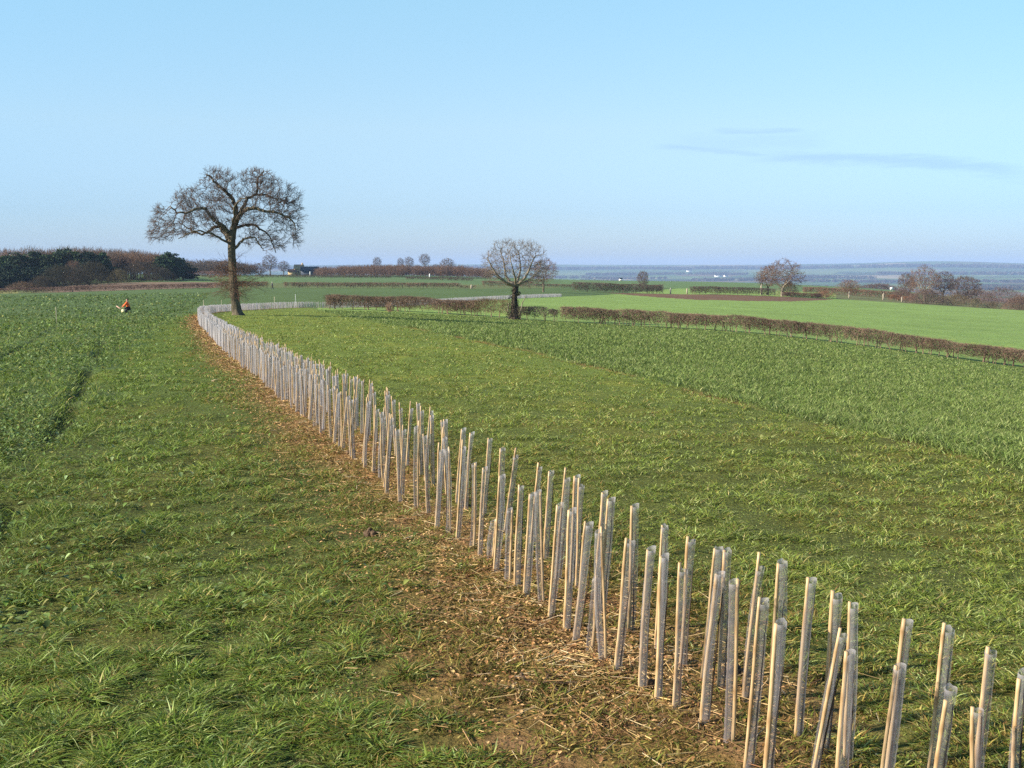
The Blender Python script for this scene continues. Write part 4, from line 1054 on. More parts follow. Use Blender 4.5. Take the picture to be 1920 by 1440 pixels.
def pollard():
    r = 94; p0 = at(964, r); k = r / F; rg = np.random.default_rng(12)
    base = np.array([p0[0], p0[1], gz0(*p0)]); yb = 597
    def W(px, py, dep=0.0): return np.array([(px - 964) * k, dep, (yb - py) * k])
    nodes = [W(964, 600)]; par = [0]; mr = [0.42]
    def limb(pts, start, r0, r1, sub=3):
        prev = start; a = nodes[start]; ids = []; n = len(pts) * sub; c = 0
        for q in pts:
            b = W(*q)
            for j in range(sub):
                c += 1; nodes.append(a + (b - a) * (j + 1) / sub); par.append(prev); prev = len(nodes) - 1; mr.append(r0 + (r1 - r0) * c / n); ids.append(prev)
            a = b
        return ids
    tr = limb([(964, 580), (965, 560), (966, 545), (967, 535)], 0, 0.36, 0.30)
    limb([(952, 530, -0.2), (940, 521, -0.4), (930, 512, -0.5), (922, 498, -0.5), (914, 482, -0.5)], tr[-1], 0.17, 0.04)
    limb([(957, 528, 0.4), (948, 515, 0.6), (946, 500, 0.7), (944, 485, 0.8), (938, 470, 0.8)], tr[-1], 0.14, 0.035)
    limb([(976, 527, -0.3), (985, 518, -0.5), (991, 506, -0.6), (996, 492, -0.7), (1004, 478, -0.7)], tr[-1], 0.16, 0.04)
    limb([(972, 520, 0.5), (976, 505, 0.8), (975, 488, 1.0), (972, 470, 1.0)], tr[-1], 0.13, 0.035)
    limb([(982, 528, 1.0), (994, 522, 1.8), (1006, 512, 2.2), (1014, 500, 2.4)], tr[-1], 0.10, 0.03)
    limb([(950, 527, -1.0), (936, 520, -1.6), (924, 512, -2.0)], tr[-1], 0.09, 0.03)
    limb([(966, 520, -1.0), (962, 505, -1.6), (958, 490, -1.9), (956, 474, -2.0)], tr[-1], 0.10, 0.03)
    attr = []
    for cx, cy, rx, ry, n in ((930, 498, 27, 30, 270), (944, 474, 26, 24, 240), (975, 472, 27, 22, 250), (1001, 484, 24, 28, 260), (1010, 508, 20, 20, 140), (962, 498, 40, 26, 300), (916, 484, 14, 16, 60), (990, 462, 18, 12, 80), (922, 512, 16, 14, 90), (1004, 524, 18, 12, 80), (952, 455, 10, 9, 30)):
        m = 0
        while m < n:
            q = rg.uniform(-1, 1, 3); rr = q @ q
            if rr > 1 or rg.random() > 0.2 + 0.8 * rr: continue
            attr.append(W(cx + q[0] * rx, cy + q[1] * ry, q[2] * rx * k)); m += 1
    N, P = colonize(nodes, par, attr, 0.17, 2.2, 0.24, 60, 0.20, -0.05, rg)
    rad, kids = pipe(P, 0.009, 2.3); m_ = np.array(mr); rad[:len(m_)] = m_; rad[len(m_):] = np.minimum(rad[len(m_):], 0.05)
    sk = np.zeros(len(N), bool); sk[:len(m_)] = True; nt = len(tr) + 1
    rt = empty('pollard_tree', base, 'bare rounded tree with a stout dark trunk standing in the cut hedge', 'tree')
    tb = MB(); pts = [W(964, 601), W(964, 594), W(964, 585), W(964.5, 570), W(965, 555), W(966, 545), W(967, 534)]; rr = [0.85, 0.46, 0.34, 0.27, 0.25, 0.25, 0.26]; segs = 16; V = []
    for c, q in zip(pts, rr):
        a = np.arange(segs) * 2 * math.pi / segs; x = q * (1 + 0.12 * np.sin(3 * a) + 0.08 * rg.normal(0, 1, segs)); V.append(np.stack([c[0] + x * np.cos(a), c[1] + x * np.sin(a), np.full(segs, c[2])], 1))
    kk = np.arange(segs); k2 = (kk + 1) % segs
    tb.add(np.concatenate(V), np.concatenate([np.stack([j * segs + kk, j * segs + k2, (j + 1) * segs + k2, (j + 1) * segs + kk], 1) for j in range(len(V) - 1)]))
    tb.obj('trunk', M['ivy'], rt, smooth=True)
    lb = MB(); sel = sk.copy(); sel[:nt] = False; branch_mesh(lb, N, P, rad, sel); lb.obj('limb', M['ash_bark'], rt, smooth=True)
    cb = MB(); branch_mesh(cb, N, P, rad, ~sk); V, Q = twig_spray(N, P, np.where(sk, 1, rad), kids, rg, 0.016, 3, 0.42, 0.0072, out_c=W(966, 540)); cb.add(V, Q); cb.obj('crown', M['ash_twig'], rt)
    vb_ = MB()
    for px_, py_, sz in ((961, 585, 0.42), (958, 572, 0.34), (968, 566, 0.30), (960, 556, 0.34), (969, 578, 0.36), (963, 544, 0.28), (970, 590, 0.40), (956, 592, 0.44), (972, 549, 0.22)):
        c = W(px_, py_); leafcloud(vb_, (c[0], rg.uniform(-0.35, -0.1), c[2]), sz, 0.3, sz * 1.2, 90, 0.085, (0.75, 0.62, 0.55), rg)
    vb_.obj('ivy', M['evergreen'], rt)
    lb2 = MB()
    for pts_, r_ in (([(970, 596, -0.2), (977, 580, -0.4), (979, 566, -0.5), (986, 553, -0.6)], 0.07), ([(957, 596, 0.1), (952, 580, 0.2), (954, 566, 0.2)], 0.05)):
        q_ = [W(*p_) for p_ in pts_]; V, q, t_ = polytube(q_, np.linspace(r_, r_ * 0.4, len(q_)), 7); lb2.add(V, q, t_)
    lb2.obj('side_stem', M['ash_bark'], rt, smooth=True)
    # basal shoots
    eb = MB(); n = 85; a = rg.uniform(0, 2 * math.pi, n); d0 = rg.uniform(0.25, 0.9, n); P0 = np.stack([np.cos(a) * d0 * 0.6, np.sin(a) * d0 * 0.6, np.full(n, 0.0)], 1)
    P1 = P0 + np.stack([np.cos(a) * 0.5 * d0, np.sin(a) * 0.5 * d0, rg.uniform(0.5, 1.7, n)], 1); V, Q = tubes(P0, P1, np.full(n, 0.012), np.full(n, 0.004), 3); eb.add(V, Q)
    eb.obj('base_shoots', M['hedge'], rt)
pollard()

def at_y(px, py): return hit(px, py, 1000)

# generic bare trees further off (meshes shared, each its own size and label)
TA = bare_tree_meshes(8.5, 3.6, 2.2, 0.22, 21, step=0.34, n_attr=600, r0=0.016, twig_len=0.7, twig_r=0.016, thin=0.03, n_twig=3, col=(1.5, 1.3, 1.12))
TB = bare_tree_meshes(11, 3.6, 3.0, 0.28, 22, step=0.45, n_attr=560, r0=0.022, twig_len=0.9, twig_r=0.024, thin=0.045)
TC = bare_tree_meshes(11.5, 2.9, 4.5, 0.24, 23, step=0.45, n_attr=480, r0=0.022, twig_len=0.9, twig_r=0.024, thin=0.045, vase=0.3, lobes=[(0, 0, 8.4, 2.9, 2.9, 3.2)])
TD = bare_tree_meshes(7.5, 4.6, 1.0, 0.22, 24, step=0.40, n_attr=650, r0=0.020, twig_len=0.8, twig_r=0.022, thin=0.04, fork=5, vase=0.9, col=(1.0, 0.96, 0.92))
TE = bare_tree_meshes(10, 4.2, 2.0, 0.30, 25, step=0.40, n_attr=800, r0=0.018, twig_len=0.8, twig_r=0.019, thin=0.036, fork=4, vase=0.6, matb='ash_bark', lobes=[(0.4, 0, 7.2, 4.0, 3.4, 2.9), (-3.0, 0, 5.6, 2.6, 2.4, 2.8), (3.0, 0, 4.8, 2.8, 2.4, 2.8), (0, 0, 4.6, 4.0, 3, 2.0)], col=(1.45, 1.25, 1.05))
put_tree('bare_tree', 1019, 255, TA, 'bare reddish tree directly behind and right of the rounded hedge tree', rz=0.4, scale=(1.0, 1.1, 0.93))
put_tree('bare_tree', 708, 640, TC, 'small upright bare tree, leftmost of those rising behind the brown young wood', scale=(0.95, 0.95, 0.96))
put_tree('bare_tree', 752, 660, TC, 'thin faint bare tree left of the tall pair behind the young wood', scale=(0.8, 0.8, 0.95), rz=1)
put_tree('bare_tree', 768, 650, TC, 'slender bare tree in the middle of the row behind the young wood', scale=(1.0, 1.0, 1.0), rz=2)
put_tree('bare_tree', 797, 640, TC, 'tallest fan-topped bare tree behind the young wood', scale=(1.25, 1.25, 1.15), rz=3)
put_tree('bare_tree', 839, 600, TB, 'broad dense bare tree at the right of those behind the young wood', scale=(1.3, 1.3, 0.92))
put_tree('bare_tree', 818, 620, TB, 'low bare bush-like tree left of the broad dense one', scale=(0.7, 0.7, 0.62), rz=2)
put_tree('bare_tree', 508, 540, TB, 'dark bare tree beside the farm, seen under the oak branches', scale=(1.1, 1.1, 0.97), rz=1.2)
put_tree('bare_tree', 533, 545, TB, 'lower dark bare tree between the farm and the taller one', scale=(0.9, 0.9, 0.70), rz=0.3)
put_tree('bare_tree', 488, 560, TD, 'low spreading bare tree under the oak branches left of the farm', scale=(1, 1, 0.9))
put_tree('bare_tree', 1466, 295, TE, 'wide bare tree with pale branches behind the dark hedge, its crown cutting the horizon', scale=(1.12, 1.0, 1.02))
put_tree('bare_tree', 1440, 300, TA, 'brownish bare tree merging with the left side of the wide one', scale=(0.85, 0.9, 0.96), rz=1.4)
put_tree('bare_tree', 1205, 330, TD, 'small twiggy tree showing above the long dark hedge', scale=(0.42, 0.42, 0.80))
put_tree('bare_tree', 1733, 345, TE, 'tall bare tree rising from the scrub at the right', scale=(1.0, 0.9, 1.10), rz=2.2)
put_tree('bare_tree', 1768, 350, TB, 'bare tree close against the right of the tall one in the scrub', scale=(1.0, 1, 0.85), rz=0.9)
put_tree('bare_tree', 1808, 360, TD, 'wide low bare tree right of the tall pair in the scrub', scale=(1.15, 1.1, 1.15), rz=0.5)
put_tree('bare_tree', 1700, 380, TD, 'faint low bare tree left of the tall one in the scrub', scale=(0.7, 0.7, 1.1), rz=2.5)
put_tree('bare_tree', 1706, 620, TA, 'small distant bare tree left behind the tall one', scale=(0.9, 0.9, 0.8))

# ------------------------------------------------------------------ hedges and bushes
def hedge(pts, h, width, per_m, label, tl=0.45, tr=0.012, stems=1.6, col=(1, 1, 1), top_var=0.12, gap=0.22, name='hedge', seed=1, thin_w=1.0, dead=0.0):
    rg = np.random.default_rng(seed); pts = np.array(pts); d = np.concatenate([[0], np.cumsum(np.hypot(*np.diff(pts, axis=0).T))]); L = d[-1]
    c0 = pts[len(pts) // 2]; base = np.array([c0[0], c0[1], gz0(*c0)])
    def pos(s, off):
        x = np.interp(s, d, pts[:, 0]); y = np.interp(s, d, pts[:, 1]); x2 = np.interp(s + 0.5, d, pts[:, 0]) - np.interp(s - 0.5, d, pts[:, 0]); y2 = np.interp(s + 0.5, d, pts[:, 1]) - np.interp(s - 0.5, d, pts[:, 1])
        q = np.maximum(np.hypot(x2, y2), 1e-6); x = x + y2 / q * off; y = y - x2 / q * off
        return np.stack([x, y, base_z(x, y)], 1)
    n = int(L * per_m); s = rg.uniform(0, L, n)
    dens = fbm(s / 1.3, s * 0 + seed, seed, 2); keep = rg.random(n) < 0.72 + 0.6 * sstep(0.3, 0.6, dens); s = s[keep]; n = len(s)
    top = h * (1 + top_var * 2 * (fbm(s / 2.2, s * 0 + 3 + seed, seed + 5, 3) - 0.5))
    v = rg.random(n) ** 0.75; zz = (gap * h) + (top - gap * h) * v
    off = rg.normal(0, width * 0.34, n) * (0.6 + 0.5 * np.sin(np.pi * np.clip(v, 0, 1)))
    P0 = pos(s, off); P0[:, 2] += zz
    D = rg.normal(0, 0.55, (n, 3)); D[:, 2] += 0.55; D /= np.linalg.norm(D, axis=1, keepdims=True); ll = tl * rg.uniform(0.4, 1.3, (n, 1))
    P1 = P0 + D * ll; P1[:, 2] = np.minimum(P1[:, 2], P0[:, 2] - zz + top + 0.12 * h * rg.random(n) ** 3)
    r_ = tr * rg.uniform(0.6, 1.3, n); V, Q = tubes(P0 - base, P1 - base, r_, r_ * 0.6, 3)
    cc = np.asarray(col) * (0.7 + 0.6 * rg.random((n, 1))) * (0.75 + 0.5 * fbm(s / 0.9, s * 0 + 8, seed + 9, 2))[:, None]
    mb = MB(); mb.add(V, Q, col=np.repeat(cc[:, None], 6, 1).reshape(-1, 3))
    n = int(L * stems)
    if n:
        s = rg.uniform(0, L, n); P0 = pos(s, rg.normal(0, width * 0.15, n)); P1 = P0 + np.stack([rg.normal(0, 0.13, n), rg.normal(0, 0.13, n), h * rg.uniform(0.45, 0.8, n)], 1); P0[:, 2] -= 0.05
        r_ = rg.uniform(0.02, 0.05, n) * thin_w; V, Q = tubes(P0 - base, P1 - base, r_, r_ * 0.6, 5)
        mb.add(V, Q, col=np.repeat((np.array([[1.9, 1.7, 1.45]]) * rg.uniform(0.4, 1.2, (n, 1)))[:, None], 10, 1).reshape(-1, 3))
    o = mb.obj(name, M['hedge'], loc=base); tag(o, label, 'hedge')
    return o
def line(*pr): return [at(px, r) for px, r in pr]
def ppx(*pp): return [at_y(*q) for q in pp]
HA = [(612, 583), (660, 584), (720, 587), (800, 589), (870, 592)]
hedge(line((612, 108), (660, 107), (740, 105), (820, 102), (898, 99)), 1.42, 1.3, 520, 'thick twiggy cut hedge running from the far guards to the rounded hedge tree', stems=2.2, seed=3, gap=0.18, col=(1.12, 1.0, 0.85), tl=0.5)
hedge(line((898, 99), (915, 98), (935, 97), (958, 96)), 1.65, 1.0, 330, 'thin olive scrubby hedge just left of the rounded hedge tree', stems=1.5, seed=4, col=(1.05, 1.05, 0.7))
hedge(line((974, 95.3), (1000, 94.6), (1020, 94.2), (1028, 94)), 1.25, 0.9, 330, 'two low hedge bushes right of the rounded hedge tree before the gap', stems=1.5, seed=5)
hedge(line((1031, 93.9), (1046, 93.8)), 1.15, 0.7, 330, 'single narrow hedge bush standing alone in the gap', stems=4, seed=6, gap=0.35)
hedge(line((1052, 93.5), (1150, 92.8), (1280, 92), (1400, 91), (1550, 90.3), (1700, 90), (1850, 90), (2000, 90.5)), 1.36, 1.05, 500, 'long purplish cut hedge crossing the right of the photo with gappy pale stems below', stems=3.0, seed=7, gap=0.20, top_var=0.15, col=(1.3, 1.15, 1.0))
hedge(line((-150, 238), (0, 240), (110, 245), (220, 252), (320, 258), (415, 268)), 1.15, 1.6, 110, 'long low reddish hedge along the far left edge of the leafy field', tl=0.7, tr=0.022, seed=8, stems=1.2, gap=0.1, col=(1.15, 0.95, 0.9))
hedge(line((415, 268), (460, 268), (503, 268)), 1.5, 1.4, 130, 'reddish hedge behind the oak trunk ending beside the dark figure', tl=0.7, tr=0.022, seed=9, gap=0.15, col=(1.2, 0.92, 0.8))
hedge(line((533, 270), (640, 271), (760, 273), (862, 276)), 1.40, 1.5, 130, 'long brown cut hedge across the middle distance beyond the leafy field', tl=0.7, tr=0.022, seed=10, stems=1.4, gap=0.2, top_var=0.08, col=(1.2, 0.98, 0.85))
hedge(line((862, 276), (893, 277)), 0.8, 1.2, 60, 'low thinning end of the brown hedge in the middle distance', tl=0.6, tr=0.02, seed=11, col=(1.3, 1.05, 0.8))
hedge(line((480, 470), (600, 470), (733, 470)), 1.3, 1.6, 60, 'thin dark hedge in front of the farm barn', tl=0.9, tr=0.035, seed=12, gap=0.05, col=(0.75, 0.72, 0.62))
hedge(line((762, 430), (820, 425), (886, 420)), 1.1, 1.6, 60, 'short dark hedge in front of the brown young wood', tl=0.9, tr=0.035, seed=13, gap=0.05, col=(0.75, 0.75, 0.62))
hedge(line((905, 300), (960, 300), (1000, 300)), 1.9, 2.0, 110, 'reddish bushy hedge behind the trunk of the rounded hedge tree', tl=0.8, tr=0.024, seed=14, col=(1.2, 0.92, 0.8))
hedge(line((1000, 330), (1075, 330)), 1.0, 1.6, 70, 'low distant hedge joining the reddish tree to the long dark hedge', tl=0.8, tr=0.026, seed=15, col=(1.0, 0.9, 0.75))
hedge(line((1073, 279), (1150, 281), (1243, 283)), 2.4, 1.9, 190, 'long dark purple hedge at the left of the ploughed strip', tl=0.8, tr=0.024, seed=16, gap=0.08, top_var=0.07, col=(0.72, 0.62, 0.62))
hedge(line((1294, 285), (1370, 286), (1454, 287)), 2.05, 1.7, 190, 'dark flat-topped hedge behind the ploughed strip, right of the gateway', tl=0.7, tr=0.024, seed=17, gap=0.12, top_var=0.06, col=(0.68, 0.60, 0.60))
hedge(line((1468, 291), (1505, 294), (1540, 298)), 1.25, 1.5, 150, 'low dark hedge with reddish top sloping down right of the wide bare tree', tl=0.7, tr=0.024, seed=18, gap=0.08, col=(0.90, 0.68, 0.60))
hedge(line((1505, 355), (1600, 352), (1720, 350)), 2.0, 2.4, 130, 'broad red-brown hedge behind the pale stumps at the right', tl=0.9, tr=0.03, seed=19, gap=0.02, col=(1.25, 0.9, 0.75))
hedge(line((1665, 325), (1690, 324), (1715, 322)), 1.5, 1.4, 110, 'short orange-brown hedge with dark foot below the white board', tl=0.7, tr=0.026, seed=20, gap=0.15, col=(1.4, 0.95, 0.65))

def bush(px, r, w, h, label, col=(1, 1, 1), n=900, seed=1, tr=0.022, tl=0.9, cat='bush', matk='hedge', name='bush', depth=None):
    rg = np.random.default_rng(seed); p = at(px, r); base = np.array([p[0], p[1], gz0(*p)])
    a = rg.uniform(0, 2 * math.pi, n); rr = np.sqrt(rg.random(n)); th = rg.random(n)
    x = np.cos(a) * rr * w / 2 * np.sqrt(np.clip(1.05 - th ** 1.6, 0.02, 1)); y = np.sin(a) * rr * (depth or w) / 2 * np.sqrt(np.clip(1.05 - th ** 1.6, 0.02, 1)); z = h * th * (0.8 + 0.4 * fbm(x * 0.8 + seed, y * 0.8, seed, 2))
    P0 = np.stack([x, y, z * 0.92], 1); D = P0 / np.array([w / 2, w / 2, h]) * 0.6 + rg.normal(0, 0.5, (n, 3)); D[:, 2] += 0.5; D /= np.linalg.norm(D, axis=1, keepdims=True)
    P1 = P0 + D * (tl * rg.uniform(0.4, 1.1, (n, 1))); r_ = tr * rg.uniform(0.6, 1.3, n); V, Q = tubes(P0, P1, r_, r_ * 0.5, 3)
    cc = np.asarray(col) * (0.65 + 0.7 * rg.random((n, 1))); mb = MB(); mb.add(V, Q, col=np.repeat(cc[:, None], 6, 1).reshape(-1, 3))
    # a few stems to the ground
    m = 14; a = rg.uniform(0, 2 * math.pi, m); q0 = np.stack([np.cos(a) * w * 0.06, np.sin(a) * w * 0.06, np.full(m, -0.1)], 1); q1 = np.stack([np.cos(a) * w * 0.32, np.sin(a) * w * 0.32, h * rg.uniform(0.4, 0.8, m)], 1)
    V, Q = tubes(q0, q1, np.full(m, 0.05), np.full(m, 0.025), 4); mb.add(V, Q, col=col)
    o = mb.obj(name, M[matk], loc=base); tag(o, label, cat); return o
bush(1738, 312, 13, 3.6, 'big rounded brown thorn bush at the field edge below the tall bare tree', (1.05, 0.98, 0.92), 3200, 31, depth=7)
bush(1690, 330, 8, 3.0, 'brown bush left of the big rounded one under the tall bare tree', (1.05, 0.92, 0.85), 1300, 32)
bush(1790, 318, 10, 3.0, 'olive brown bush right of the big rounded one', (1.05, 1.05, 0.75), 1500, 33)
bush(1832, 390, 17, 4.4, 'reddish bush mass behind the gap at the right edge of the field', (1.1, 0.98, 0.92), 2600, 34, tr=0.03)
bush(1880, 430, 20, 6.0, 'purplish distant thicket behind the last bush at the right', (0.95, 0.85, 0.9), 2600, 35, tr=0.034)
bush(1912, 305, 9.0, 3.4, 'round red-brown bush cut by the right edge of the photo', (1.15, 1.0, 0.92), 2600, 36)
bush(1860, 308, 4.5, 1.4, 'small low olive bush at the field edge between the larger ones', (0.9, 0.95, 0.7), 450, 37)
bush(1830, 306, 3.5, 2.2, 'small pale green-brown shrub at the field edge', (1.0, 1.15, 0.8), 420, 38)
bush(1590, 420, 12, 4.2, 'pale brown bush behind the first pale stump', (1.3, 1.05, 0.85), 1400, 39, tr=0.028)
bush(1545, 308, 6, 1.6, 'low straw-coloured scrub at the right end of the ploughed strip', (1.7, 1.3, 0.95), 900, 40)
bush(1478, 305, 6.5, 3.6, 'brown shrub under the right side of the wide bare tree', (1.35, 1.08, 0.8), 1300, 41)
bush(1338, 840, 34, 3.0, 'long low brown grove right of the pale gabled house', (0.9, 0.75, 0.72), 2600, 43, tr=0.06, tl=1.4, depth=10)
bush(1645, 750, 40, 6.0, 'purple-brown grove beyond the broad red-brown hedge at the right', (0.95, 0.75, 0.72), 3600, 44, tr=0.06, tl=1.6, depth=12)
bush(730, 102.5, 1.1, 0.95, 'pale stump-like shrub standing in front of the thick hedge', (2.0, 1.75, 1.4), 160, 42, tl=0.3, tr=0.012)

# ------------------------------------------------------------------ woods at the left
def twigcloud(mb, c, rx, ry, rz, n, length, rad, col, rg, up=0.6):
    q = rg.normal(0, 1, (n, 3)); q /= np.linalg.norm(q, axis=1, keepdims=True); q *= rg.random((n, 1)) ** 0.45
    P0 = np.array(c) + q * np.array([rx, ry, rz]); D = q * 0.7 + rg.normal(0, 0.5, (n, 3)); D[:, 2] += up; D /= np.linalg.norm(D, axis=1, keepdims=True)
    P1 = P0 + D * length * rg.uniform(0.4, 1.2, (n, 1)); r_ = rad * rg.uniform(0.6, 1.3, n); V, Q = tubes(P0, P1, r_, r_ * 0.5, 3)
    cc = np.asarray(col) * (0.7 + 0.6 * rg.random((n, 1))); mb.add(V, Q, col=np.repeat(cc[:, None], 6, 1).reshape(-1, 3))
wrg = np.random.default_rng(77)
WT = [(-200, 466), (-60, 468), (0, 470), (60, 466), (150, 467), (240, 468), (300, 476), (330, 486), (348, 500)]      # skyline of the wood
wb = MB(); cb_ = MB()
for depth_i, (rW, cnt) in enumerate(((372, 74), (392, 66), (415, 56))):
    for j in range(cnt):
        px = wrg.uniform(-220, 338); p = at(px, rW + wrg.uniform(-8, 8)); z = gz0(*p)
        ytop = np.interp(px, [w[0] for w in WT], [w[1] for w in WT]) + (0, 3, 0)[depth_i] * 0 + wrg.uniform(0, 7) + (14 if depth_i == 0 else 4 if depth_i == 1 else 0) * wrg.random()
        ht = (502 - ytop) / F * rW + CAMZ - z
        if ht < 2: continue
        rx = wrg.uniform(2.4, 4.2)
        tint = np.array([1.0, 0.95, 0.95]) if wrg.random() < 0.6 else np.array([1.35, 1.05, 0.85])
        V, Q = tubes([[p[0], p[1], z - 0.2]], [[p[0], p[1], z + ht * 0.7]], [0.22], [0.08], 5); wb.add(V, Q, col=(1.2, 1.1, 1))
        twigcloud(wb, (p[0], p[1], z + ht * 0.62), rx, rx, ht * 0.36, 420, 1.7, 0.05, tint, wrg)
tag(wb.obj('bare_wood', M['wood'], None), 'mass of bare brown winter trees forming the wood at the left', 'wood', kind='stuff')

def evergreen(px, r, ytop, w, label, seed, col=(1, 1, 1), conic=0.3, ybase=None):
    rg = np.random.default_rng(seed); p = at(px, r); z = gz0(*p); ht = (502 - ytop) / F * r + CAMZ - z
    w *= 1.15; o = empty('evergreen_tree', (p[0], p[1], z), label, 'tree')
    mb = MB(); pts = [(0, 0, -0.2), (0.05, 0, ht * 0.4), (0, 0.05, ht * 0.92)]; V, q, t_ = polytube(pts, [0.28, 0.2, 0.05], 7); mb.add(V, q, t_); mb.obj('trunk', M['bark'], o)
    cb = MB()
    for j in range(13):
        t = (j + 0.5) / 13; hh = ht * (0.18 + 0.80 * t); rr = w / 2 * math.sqrt(max(0.06, 1 - (1.7 * t - 0.75) ** 2)) * rg.uniform(0.85, 1.1)
        for q_ in range(4):
            a = rg.uniform(0, 2 * math.pi); leafcloud(cb, (math.cos(a) * rr * 0.6, math.sin(a) * rr * 0.6, hh + rg.normal(0, 0.4)), rr * 0.5 + 0.4, rr * 0.5 + 0.4, ht * 0.06, 60, 0.42, np.asarray(col) * rg.uniform(0.75, 1.3), rg)
    cb.obj('crown', M['evergreen'], o)
EV = [(8, 355, 481, 8.5, 'dark green tree at the very left edge of the wood', (1.3, 1.6, 1.0)), (40, 350, 480, 8, 'second dark green tree from the left edge of the wood', (1, 1.1, 1)), (72, 352, 476, 8, 'full dark green tree in the left of the wood before the brown skyline', (1.1, 1.2, 1)),
      (102, 349, 478, 7, 'olive-dark evergreen left of the middle of the wood', (1.3, 1.3, 0.9)), (124, 352, 471, 7.5, 'tallest dark evergreen touching the skyline of the wood', (0.9, 1.0, 0.9)), (146, 350, 477, 6.5, 'evergreen with paler green top beside the blackish one', (1.5, 1.6, 0.9)),
      (166, 346, 476, 7, 'blackest round-headed evergreen in the middle of the wood', (0.6, 0.75, 0.8)), (192, 352, 479, 5, 'narrow evergreen just right of the blackest one', (1.1, 1.4, 1.0)), (312, 358, 476, 7, 'dark evergreen at the right end of the wood, left of the pair', (1, 1.25, 1)), (328, 360, 481, 7.5, 'rounded dark evergreen forming the right shoulder of the wood', (0.8, 1.05, 1)),
      (25, 340, 497, 8, 'low dark green tree at the foot of the wood near the left edge', (0.8, 0.95, 0.9)), (60, 338, 500, 8, 'low dark tree at the foot of the wood, right of the leftmost low one', (0.75, 0.85, 0.85)), (118, 342, 497, 8, 'dark low evergreen below the tallest one in the wood', (0.8, 0.95, 0.9)), (150, 345, 495, 7, 'dark low tree under the blackest evergreen', (0.7, 0.85, 0.9)), (90, 336, 505, 8, 'shadowy low tree in front of the olive-dark evergreen', (0.65, 0.75, 0.75)), (345, 365, 497, 9, 'low blackish shrub tree at the right foot of the wood', (0.6, 0.7, 0.8)),
      (205, 350, 500, 8, 'dark thicket tree right of the narrow evergreen', (0.7, 0.85, 0.85)), (-20, 345, 490, 9, 'dark tree at the far left running out of the photo', (0.8, 1.0, 0.9)), (10, 332, 515, 9, 'darkest low shrub tree at the bottom left of the wood', (0.55, 0.65, 0.7))]
for i, (px, r_, yt, w_, lab, colr) in enumerate(EV): evergreen(px, r_, yt, w_, lab, 200 + i, colr)
# grey-green shrubs standing in front of the wood
bush(118, 305, 15, 6.0, 'large domed grey-green shrub in front of the wood', (0.36, 0.44, 0.34), 2800, 51, tr=0.035, matk='wood')
bush(175, 318, 14, 6.2, 'second domed grey-green shrub, right of the largest', (0.42, 0.48, 0.34), 2600, 52, tr=0.035, matk='wood')
bush(78, 300, 8, 3.2, 'small grey-brown shrub left of the large domed one', (0.52, 0.54, 0.45), 1200, 53, tr=0.03, matk='wood')
bush(45, 298, 9, 1.8, 'low pale brown scrub at the bottom left of the wood', (1.25, 1.05, 0.85), 900, 54, tr=0.03, matk='wood')
bush(268, 345, 17, 6.0, 'broad dark shrub under the right half of the wood', (0.44, 0.45, 0.38), 2800, 55, tr=0.035, matk='wood')
bush(225, 335, 8, 3.6, 'pale olive shrub between the domed and the broad dark shrubs', (1.0, 1.05, 0.62), 1200, 56, tr=0.03, matk='wood')
bush(140, 332, 7, 7.5, 'pinkish bare shrub peeping between the two domed shrubs', (1.25, 0.95, 0.9), 1100, 57, tr=0.03, matk='wood')
bush(300, 352, 12, 4.0, 'dark low shrub at the right foot of the wood', (0.55, 0.55, 0.5), 1500, 58, tr=0.035, matk='wood')
# far wood behind, right of the first one
fb = MB()
for j in range(46):
    px = wrg.uniform(335, 482); r_ = wrg.uniform(560, 640); p = at(px, r_); z = gz0(*p); ht = (502 - np.interp(px, [335, 380, 440, 482], [489, 488, 491, 499]) - wrg.uniform(0, 4)) / F * r_ + CAMZ - z
    if ht > 1.5: twigcloud(fb, (p[0], p[1], z + ht * 0.55), 4, 4, ht * 0.42, 300, 2.0, 0.09, (0.95, 0.9, 0.88), wrg)
tag(fb.obj('bare_wood', M['wood']), 'lower purplish strip of bare wood seen either side of the oak trunk', 'wood', kind='stuff')
yb_ = MB()
for j in range(210):
    px = wrg.uniform(598, 925); r_ = wrg.uniform(500, 570); p = at(px, r_); z = gz0(*p); ht = (502 - np.interp(px, [598, 640, 700, 860, 900, 925], [503, 499, 497, 498, 502, 508]) - wrg.uniform(0, 3)) / F * r_ + CAMZ - z
    if ht > 1: twigcloud(yb_, (p[0], p[1], z + ht * 0.48), 3.2, 3.2, ht * 0.45, 150, 1.6, 0.06, np.array([1.3, 1.0, 0.92]) * wrg.uniform(0.85, 1.15), wrg, up=1.1)
tag(yb_.obj('young_wood', M['wood']), 'even brown belt of young bare trees across the middle distance', 'young wood', kind='stuff')
hedge(line((318, 430), (370, 440), (420, 450)), 2.4, 2.5, 60, 'pinkish hedge at the right foot of the wood', tl=1.1, tr=0.04, seed=23, gap=0.02, col=(1.3, 1.0, 0.95))

